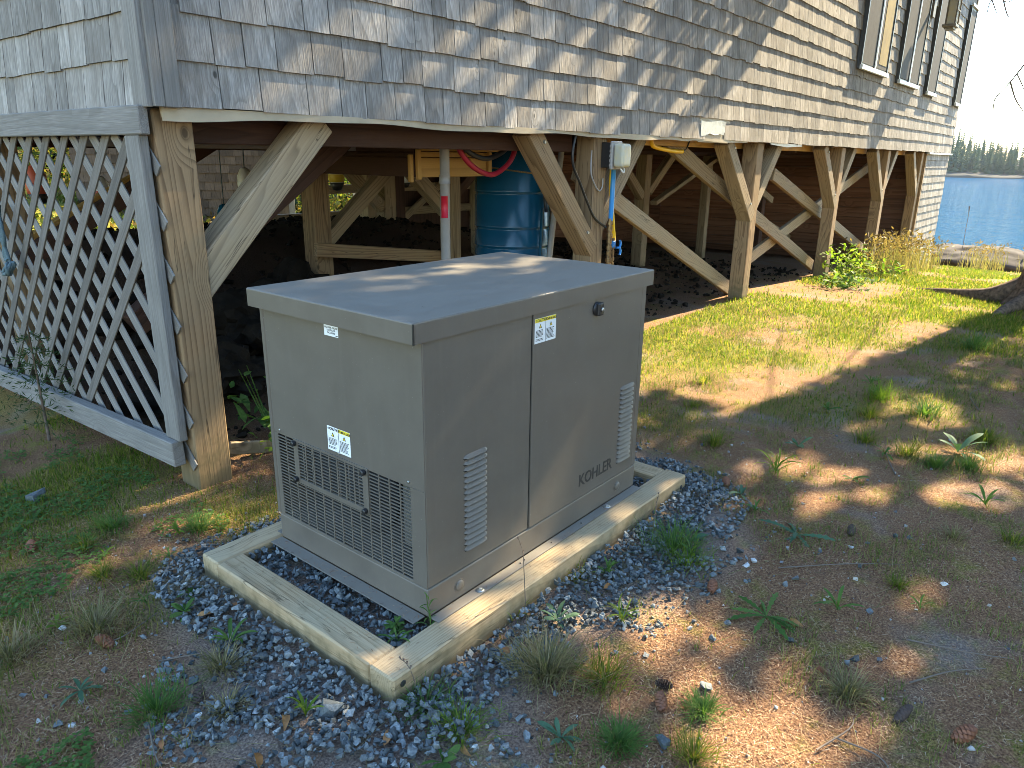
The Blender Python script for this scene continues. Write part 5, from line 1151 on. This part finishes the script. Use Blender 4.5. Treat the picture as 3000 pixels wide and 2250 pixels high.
# the weeds that grow inside the frame at the near corner of the cabinet
def stem_plant(x, y, z, h, nl, L, kind, mat, desc, name='wild_weed', lean=(0, 0), stemmat='weed', labelled=None):
    e = empty(name, (x, y, z), labelled, 'weed', 'broad leaved weeds')
    if not labelled: label_later(e, desc, x, y)
    pts = [(x+lean[0]*t_+.008*math.sin(t_*5+x*9), y+lean[1]*t_, z+h*t_) for t_ in (0, .35, .7, 1)]
    tube('stem', pts, [.0022, .002, .0016, .001], M_[stemmat], e, 5, sp=0)
    for i in range(nl):
        t_ = .12+.85*i/nl; a = i*2.4+RNG.normal()*.3; l = L*(1-.5*t_)*RNG.uniform(.8, 1.15)
        link('leaf', leafmesh(kind, mat, i % 3), Matrix.Translation((x+lean[0]*t_, y+lean[1]*t_, z+h*t_)) @ Matrix.Rotation(a, 4, 'Z') @ Matrix.Rotation(RNG.normal()*.25, 4, 'Y') @ Matrix.Diagonal((l, l, l, 1)), e)
    return e
stem_plant(.018, -.012, -.03, .13, 13, .05, 'lance', 'weed', '', labelled='tall leafy weed climbing the near corner of the generator')
stem_plant(-.045, .055, -.03, .05, 14, .05, 'oval', 'weed', '', labelled='bushy low weed spilling over the near inside corner of the timber frame')
stem_plant(-.075, .02, -.03, .03, 6, .075, 'lance', 'weed', '', labelled='flat leaved weed lying on the near corner of the timber frame')
for k_, (x, y, h, lx, ly, lb) in enumerate(((.33, -.115, .27, -.03, .0, 'tall thin dead flower stalk rising in front of the louvres'), (1.0, -.185, .16, .02, .0, 'dark seed stalk at the far end of the long timber'), (-.13, -.12, .11, -.02, .03, 'thin stalk with small buds at the near timber corner'), (1.2, -.28, .1, .04, -.02, 'dark bare stalk in the gravel at the right'))):
    e = empty('flower_stalk', (x, y, Gf(x, y)), lb, 'weed', 'thin stalks around the pad')
    pts = spline([(x, y, Gf(x, y)), (x+lx*.4, y+ly*.3, -.08+h*.5), (x+lx*.7, y+ly*.8, -.08+h*.8), (x+lx*1.4, y+ly, -.08+h)], 4)
    tube('stalk', pts, [.0016-.0008*i/len(pts) for i in range(len(pts))], M_['twig'], e, 5)
    for j in range(4): 
        p = pts[-1-j*2]; tube('bud', [p, p+Vector((.003*(j-1), .002, .008))], [.0016, .003], M_['twig'], e, 5)
# grass tufts
TUFT = [(-.59, .343, 150, .085, 'weed', 'round green grass tuft'), (-.556, .79, 130, .10, 'drygrass', 'tall dull grass tuft'), (-.758, .85, 110, .09, 'drygrass', 'grass tuft at the left picture edge'), (-.403, .362, 120, .07, 'drygrass', 'straw coloured tangled tuft under the large rosette'), (-.476, .207, 90, .055, 'drygrass', 'pale dead wispy tuft'),
 (-.338, .985, 90, .07, 'grass', 'green grass tuft at the gravel edge'), (-.423, 1.073, 90, .06, 'grass', 'soft grass tuft in the dapples'), (-.045, 1.136, 110, .08, 'weed', 'lush grass tuft close behind the timber'), (-.256, 1.384, 110, .08, 'weed', 'grass tuft in the dappled lawn'), (-.374, 1.317, 80, .06, 'grass', 'fine grass tuft in the dappled lawn'),
 (.151, -.327, 330, .115, 'drygrass', 'big matted dead grass tuft'), (.226, -.463, 110, .09, 'grass', 'green grass tuft beside the dead one'), (.068, -.607, 220, .06, 'weed', 'dark fine grass cushion'), (-.15, -.164, 80, .08, 'weed', 'grass tuft at the near end of the timber'), (-.15, -.293, 90, .075, 'bright', 'light yellow green grass tuft'),
 (.576, -.133, 50, .07, 'grass', 'small grass tuft in the gravel'), (.965, -.289, 170, .13, 'weed', 'large dark green drooping grass tuft'), (.90, -.38, 60, .10, 'bright', 'bright thin grass tuft'), (.605, -.978, 150, .075, 'drygrass', 'brownish grass tuft next to a cone'), (.292, -.717, 170, .055, 'weed', 'dark low grass cushion'), (.14, -.765, 120, .06, 'grass', 'yellowish grass cushion at the bottom edge'),
 (1.257, -.965, 90, .04, 'grass', 'tiny moss like grass cushion'), (1.742, -1.047, 70, .06, 'drygrass', 'thin straw tuft'), (1.848, -1.226, 80, .06, 'grass', 'straw green tuft at the right edge'), (3.327, -.423, 140, .12, 'bright', 'sunlit yellow grass tuft'), (3.189, -.676, 120, .11, 'weed', 'green tuft in the shade'), (2.443, -.867, 200, .07, 'weed', 'dense round grass cushion'), (2.525, -.986, 150, .07, 'weed', 'smaller dense grass cushion'),
 (2.502, -.739, 100, .1, 'grass', 'upright grass tuft'), (2.562, -.537, 90, .08, 'grass', 'light grass tuft'), (2.935, -1.002, 200, .09, 'grass', 'wide grass cushion'), (5.095, -.661, 120, .13, 'weed', 'grass tuft far along the lawn'), (2.915, .499, 60, .1, 'grass', 'lone pale tuft in the sunny litter'), (2.456, .36, 60, .07, 'grass', 'small sunny tuft'), (2.964, -.452, 110, .1, 'grass', 'tuft half in the sun'), (1.995, .022, 120, .09, 'grass', 'grass tuft in the tree shadow'), (.314, -.092, 26, .07, 'bright', 'small bright tuft leaning on the long timber')]
for (x, y, n_, h, mt, desc) in TUFT:
    n_ = int(n_*1.7); h *= 1.15; r = np.abs(RNG.normal(size=n_))*h*.36; a = RNG.random(n_)*6.283; P = np.stack([r*np.cos(a), r*np.sin(a), np.zeros(n_)], 1)
    H = h*RNG.uniform(.5, 1.1, n_); Vb, Fb = blades(P, H, RNG.uniform(.0014, .0031, n_)*(1+max(0, x-2)*.35), a+RNG.normal(size=n_)*.6, RNG.uniform(.1, .9, n_), RNG.uniform(.3, 1.7, n_), 4)
    o = link('grass_tuft', npmesh('grass_tuft', Vb, Fb, M_[mt]), Matrix.Translation((x, y, Gf(x, y)-.002))); tag(o, None, 'grass tuft', 'grass tufts'); label_later(o, desc, x, y)
# spruce cones
M_['cone'] = plain('cone_scale', (.22, .085, .04), rough=.7, col2=(.12, .045, .022), scale=80); M_['olcone'] = plain('old_cone_scale', (.07, .045, .035), rough=.8, noise=.4, scale=80)
def cone(x, y, L, rot, mat, desc, slim=1.0):
    V = []; F = []; n_ = 64
    for i in range(n_):
        f = i/n_; z = (f-.5)*L; r = L*.27*slim*math.sin(math.pi*(.12+.8*f))**.7; a = i*2.39996; ca, sa = math.cos(a), math.sin(a); w_ = L*.11; s = len(V)
        def q(rr, dz, tw): return (rr*ca-tw*sa, rr*sa+tw*ca, z+dz)
        V += [q(r*.3, 0, -w_*.4), q(r*.3, 0, w_*.4), q(r*1.0, L*.06, w_), q(r*1.12, L*.11, 0), q(r*1.0, L*.06, -w_), q(r*.7, -L*.0, 0)]
        F += [(s, s+1, s+2, s+3, s+4), (s+1, s, s+5), (s+5, s+4, s+3), (s+5, s+3, s+2), (s+2, s+1, s+5), (s, s+4, s+5)]
    z = Gf(x, y)+L*.24*slim
    e = link('spruce_cone', meshdata('spruce_cone', V, F, M_[mat]), Matrix.Translation((x, y, z)) @ Matrix.Rotation(rot, 4, 'Z') @ Matrix.Rotation(rad(78), 4, 'Y'))
    tag(e, None, 'cone', 'fallen spruce cones'); label_later(e, desc, x, y)
for (x, y, L, rot, mt, desc, sl) in ((-.562, .702, .058, 1.9, 'cone', 'plump red brown cone standing clear on the litter', 1), (-.504, 1.445, .06, 1.2, 'cone', 'open red brown cone in the grass', 1), (.242, -.625, .055, .6, 'cone', 'red brown cone half buried in needles', 1), (.618, -1.243, .066, -.5, 'cone', 'big red brown cone near the bottom right corner', 1), (.827, -.5, .055, .3, 'cone', 'ragged dark red cone beside the gravel', 1), (.637, -.913, .045, 1.3, 'cone', 'small brown cone by the grass tuft', 1), (.603, -1.112, .07, -.3, 'olcone', 'long slender grey brown cone', .6), (1.521, -.744, .055, .2, 'olcone', 'blackened cone', 1), (-.501, .304, .05, .9, 'olcone', 'old grey cone', 1), (1.616, -.206, .06, .5, 'cone', 'dark red cone behind the far timber corner', 1), (.309, -.60, .045, 2.2, 'olcone', 'small black cone', 1)):
    cone(x, y, L, rot, mt, desc, sl)
# fallen leaves
M_['deadleaf'] = leafmat('dead_leaf', [(.26, .11, .035), (.32, .17, .07), (.2, .06, .03)], trans=.2)
for (x, y, L, desc) in ((-.25, .593, .055, 'curled orange brown leaf on the gravel'), (-.294, .602, .05, 'thin folded brown leaf next to the curled one'), (-.574, .22, .04, 'small tan leaf'), (-.631, .228, .035, 'tan leaf scrap in the clover'), (-.432, .029, .06, 'long orange brown leaf'), (-.516, .025, .055, 'dark red brown crumpled leaf'), (-.261, -.16, .055, 'brown leaf among the stones'), (.172, -.202, .06, 'pale brown leaf behind the dead grass'), (.817, -.797, .05, 'triangular brown leaf under the dandelion'), (-.195, -.365, .045, 'pinkish leaf at the bottom edge'), (.62, -.24, .04, 'dry leaf caught in the weeds')):
    V, F = leafgeo(L, L*.5, 0, .5, .9, .6); o = link('fallen_leaf', meshdata('fallen_leaf', V, F, M_['deadleaf'], True), Matrix.Translation((x, y, Gf(x, y)+.012)) @ Matrix.Rotation(RNG.random()*6.28, 4, 'Z') @ Matrix.Rotation(RNG.normal()*.5, 4, 'X'))
    tag(o, None, 'leaf', 'fallen leaves'); label_later(o, desc, x, y)
# twigs
for (x, y, x2, y2, desc) in ((-.555, .70, -.40, .74, 'crooked brown twig beside the plump cone'), (-.63, .30, -.67, .16, 'grey forked twig in the clover'), (.12, -.18, .28, -.13, 'long straight twig crossing the gravel'), (-.12, -.15, .16, -.22, 'long thin root like twig below the timber'), (.35, -.98, .52, -1.02, 'grey twig in the sun patch'), (.75, -1.1, .95, -1.25, 'thin twig on the shaded litter'), (.42, -1.0, .36, -1.15, 'pale peeled twig at the bottom edge'), (1.1, -.62, 1.4, -.95, 'long straw thin twig'), (.95, -1.05, 1.05, -1.3, 'bent twig'), (-.5, .52, -.3, .36, 'short dark twig'), (2.2, -.75, 2.6, -.62, 'white bleached twig'), (3.5, -.9, 4.0, -.85, 'dry stalk lying in the grass')):
    mx, my = (x+x2)/2+RNG.normal()*.02, (y+y2)/2+RNG.normal()*.02; P_ = spline([(x, y, Gf(x, y)+.008), (mx, my, Gf(mx, my)+.016), (x2, y2, Gf(x2, y2)+.006)], 5)
    o = tube('twig', P_, [.0026-.0014*i/len(P_) for i in range(len(P_))], M_['twig'], None, 5); tag(o, None, 'twig', 'twigs on the ground'); label_later(o, desc, x, y)
# plants further back
def bush(name, x, y, n_, r, h, L, kind, mat, label, cat='shrub'):
    z = Gf(x, y); e = empty(name, (x, y, z), label, cat)
    for s_i in range(7):
        a = s_i*2.4; tube('stem', [(x, y, z), (x+r*.4*math.cos(a), y+r*.4*math.sin(a), z+h*.5), (x+r*.7*math.cos(a), y+r*.7*math.sin(a), z+h*.9)], [.006, .004, .002], M_['weed'], e, 5)
    P = RNG.normal(size=(n_, 3)); P /= np.linalg.norm(P, axis=1, keepdims=True); P *= RNG.random((n_, 1))**.4*np.array([[r, r, h*.5]]); P += np.array([[0, 0, h*.52]])
    VV = []; FF = []; o_ = 0
    V0, F0 = leafgeo(1, .5, 0, .2, .3, .2, 4); V0 = np.array(V0); F0 = np.array(F0)
    for p in P:
        R_m = np.array(Euler((RNG.normal()*.4, RNG.normal()*.5, RNG.random()*6.28)).to_matrix()); v = V0 @ R_m.T*L*RNG.uniform(.6, 1.2)+p; VV.append(v); FF.append(F0+o_); o_ += len(v)
    link('foliage', npmesh('foliage', np.concatenate(VV), np.concatenate(FF), M_[mat], True), Matrix.Translation((x, y, z)), e); return e
bush('leafy_shrub', 8.35, 1.15, 240, .33, .46, .085, 'oval', 'bright', 'bright yellow green leafy shrub at the foot of the fourth post')
bush('leafy_shrub', 9.3, 1.05, 150, .42, .22, .09, 'oval', 'bright', 'low bright leafy plants right of the leafy shrub')
bush('leafy_shrub', 7.6, .95, 120, .35, .16, .09, 'oval', 'weed', 'low green leaves in front of the leafy shrub')
bush('leafy_shrub', .66, 1.72, 60, .20, .40, .10, 'oval', 'weed', 'dark green broad leaved plant between the corner post and the generator')
bush('leafy_shrub', .55, 1.35, 60, .17, .16, .06, 'lance', 'bright', 'small bright plants at the foot of the corner post')
bush('leafy_shrub', .95, 1.45, 120, .12, .36, .022, 'lance', 'weed', 'fine leaved stalks close to the back left edge of the generator')
for (x, y, n_, h, lb) in ((10.4, 1.1, 420, .52, 'tall golden dry grass in front of the fifth post'), (12.4, 1.15, 300, .45, 'tall golden dry grass beside the shingled skirt'), (16.6, .6, 200, .5, 'dry grass at the end of the lawn by the house corner'), (17.0, -.4, 260, .45, 'dry grass in front of the shore ledge')):
    P = RNG.normal(size=(n_, 3))*np.array([[.5, .18, 0]]); Vb, Fb = blades(P, h*RNG.uniform(.5, 1.1, n_), RNG.uniform(.008, .014, n_), RNG.random(n_)*6.28, RNG.uniform(0, .3, n_), RNG.uniform(0, .8, n_), 3)
    tp = P+np.array([[0, 0, h]])*RNG.uniform(.6, 1.05, (n_, 1)); Vh, Fh = quads(tp, RNG.normal(size=(n_, 3))+np.array([[0, 0, .6]]), RNG.uniform(.05, .1, n_), RNG.uniform(.02, .035, n_), RNG)
    e = empty('dry_grass_clump', (x, y, Gf(x, y)), lb, 'dry grass', 'tall dry grass'); tag(link('blades', npmesh('blades', Vb, Fb, M_['drygrass']), Matrix.Translation((x, y, Gf(x, y))), e), kind='stuff'); tag(link('seed_heads', npmesh('seed_heads', Vh, Fh, leafmat('seed_head', [(.14, .095, .05), (.20, .145, .08)], .3)), Matrix.Translation((x, y, Gf(x, y))), e), kind='stuff')
tag(tube('dead_stalk', [(16.2, .98, Gf(16.2, .98)), (16.22, 1.0, -.1), (16.2, 1.0, .25), (16.25, 1.02, .40)], [.006, .005, .005, .013], M_['twig']), 'dead stalk standing at the house corner against the water', 'weed')
# young spruce behind the lattice and a knotted rope at the left edge
e = empty('spruce_seedling', (-.03, 2.65, Gf(-.03, 2.65)), 'small spruce seedling growing against the lattice screen', 'seedling')
V = []; n_ = 900; f = RNG.random(n_); a = RNG.integers(0, 14, n_)*.449*5; t_ = RNG.random(n_); R0 = .30*(1-f*.8); P = np.stack([np.cos(a)*R0*t_, np.sin(a)*R0*t_, .1+np.round(f*6)/6*.45-.05*t_], 1)
Vq, Fq = quads(P, np.stack([np.cos(a), np.sin(a), RNG.normal(size=n_)*.5], 1)+RNG.normal(size=(n_, 3))*.5, np.full(n_, .035), np.full(n_, .005), RNG)
link('needles', npmesh('needles', Vq, Fq, M_['needles']), Matrix.Translation((-.03, 2.65, Gf(0, 2.65))), e); tube('stem', [(-.03, 2.65, Gf(0, 2.65)), (-.03, 2.65, Gf(0, 2.65)+.6)], [.008, .003], M_['bark'], e, 6)
e = empty('rope_coil', (.03, 2.98, .7), 'frayed blue grey rope hanging knotted on the lattice at the left edge', 'rope')
for j in range(3): tube('strand', [(.045, 2.98+.02*j, 1.0), (.035, 3.0-.02*j, .86), (.04, 2.97+.025*j, .74), (.03, 2.95, .69+.02*j)], .010, M_['rope'], e, 6, sp=4)
for j in range(4): tube('knot', [(.03+.02*math.cos(k_), 2.96+.035*math.cos(k_+j), .69+.03*math.sin(k_+j*.7)) for k_ in np.linspace(0, 6.28, 10)], .009, M_['rope'], e, 6)
beam_ = tag(beam('fallen_board', (.36, 1.62, -.02), (.75, 1.55, -.10), .06, .02, M_['brace']), 'short weathered board leaning behind the foot of the corner post', 'board')

# ------------------------------------------------------------------ labels of the many small things: add what tells like ones apart
from collections import defaultdict
Mi = cam.matrix_basis.inverted() if False else (Matrix.Translation(cam.location) @ cam.rotation_euler.to_matrix().to_4x4()).inverted()
def sx(x, y): p = Mi @ Vector((x, y, -.09)); return p.x/-p.z
grp = defaultdict(list)
for r_ in LABELLED: grp[(r_[1], r_[4])].append(r_)
ORD = ['first', 'second', 'third', 'fourth', 'fifth', 'sixth', 'seventh', 'eighth', 'ninth', 'tenth', 'eleventh', 'twelfth']
for (desc, wh), l in grp.items():
    l.sort(key=lambda r_: sx(r_[2], r_[3]))
    for i, r_ in enumerate(l):
        if len(l) == 1: r_[0]['label'] = f'{desc} {wh}'
        elif i == 0: r_[0]['label'] = f'leftmost {desc} {wh}'
        elif i == len(l)-1: r_[0]['label'] = f'rightmost {desc} {wh}'
        else: r_[0]['label'] = f'{desc} {wh}, {ORD[i]} from the left'

# ------------------------------------------------------------------ thin sea haze that pales the far shore
hz = bpy.data.materials.new('sea_haze'); hz.use_nodes = True; t = hz.node_tree; t.nodes.clear()
out = t.nodes.new('ShaderNodeOutputMaterial'); pv = t.nodes.new('ShaderNodeVolumePrincipled')
pv.inputs['Color'].default_value = (.82, .90, 1.0, 1); pv.inputs['Density'].default_value = .00012
t.links.new(pv.outputs[0], out.inputs['Volume'])
tag(box('haze', (-70, -760, -9.5), (960, 960, 24), hz, None, 0), 'thin sea haze', kind='stuff')
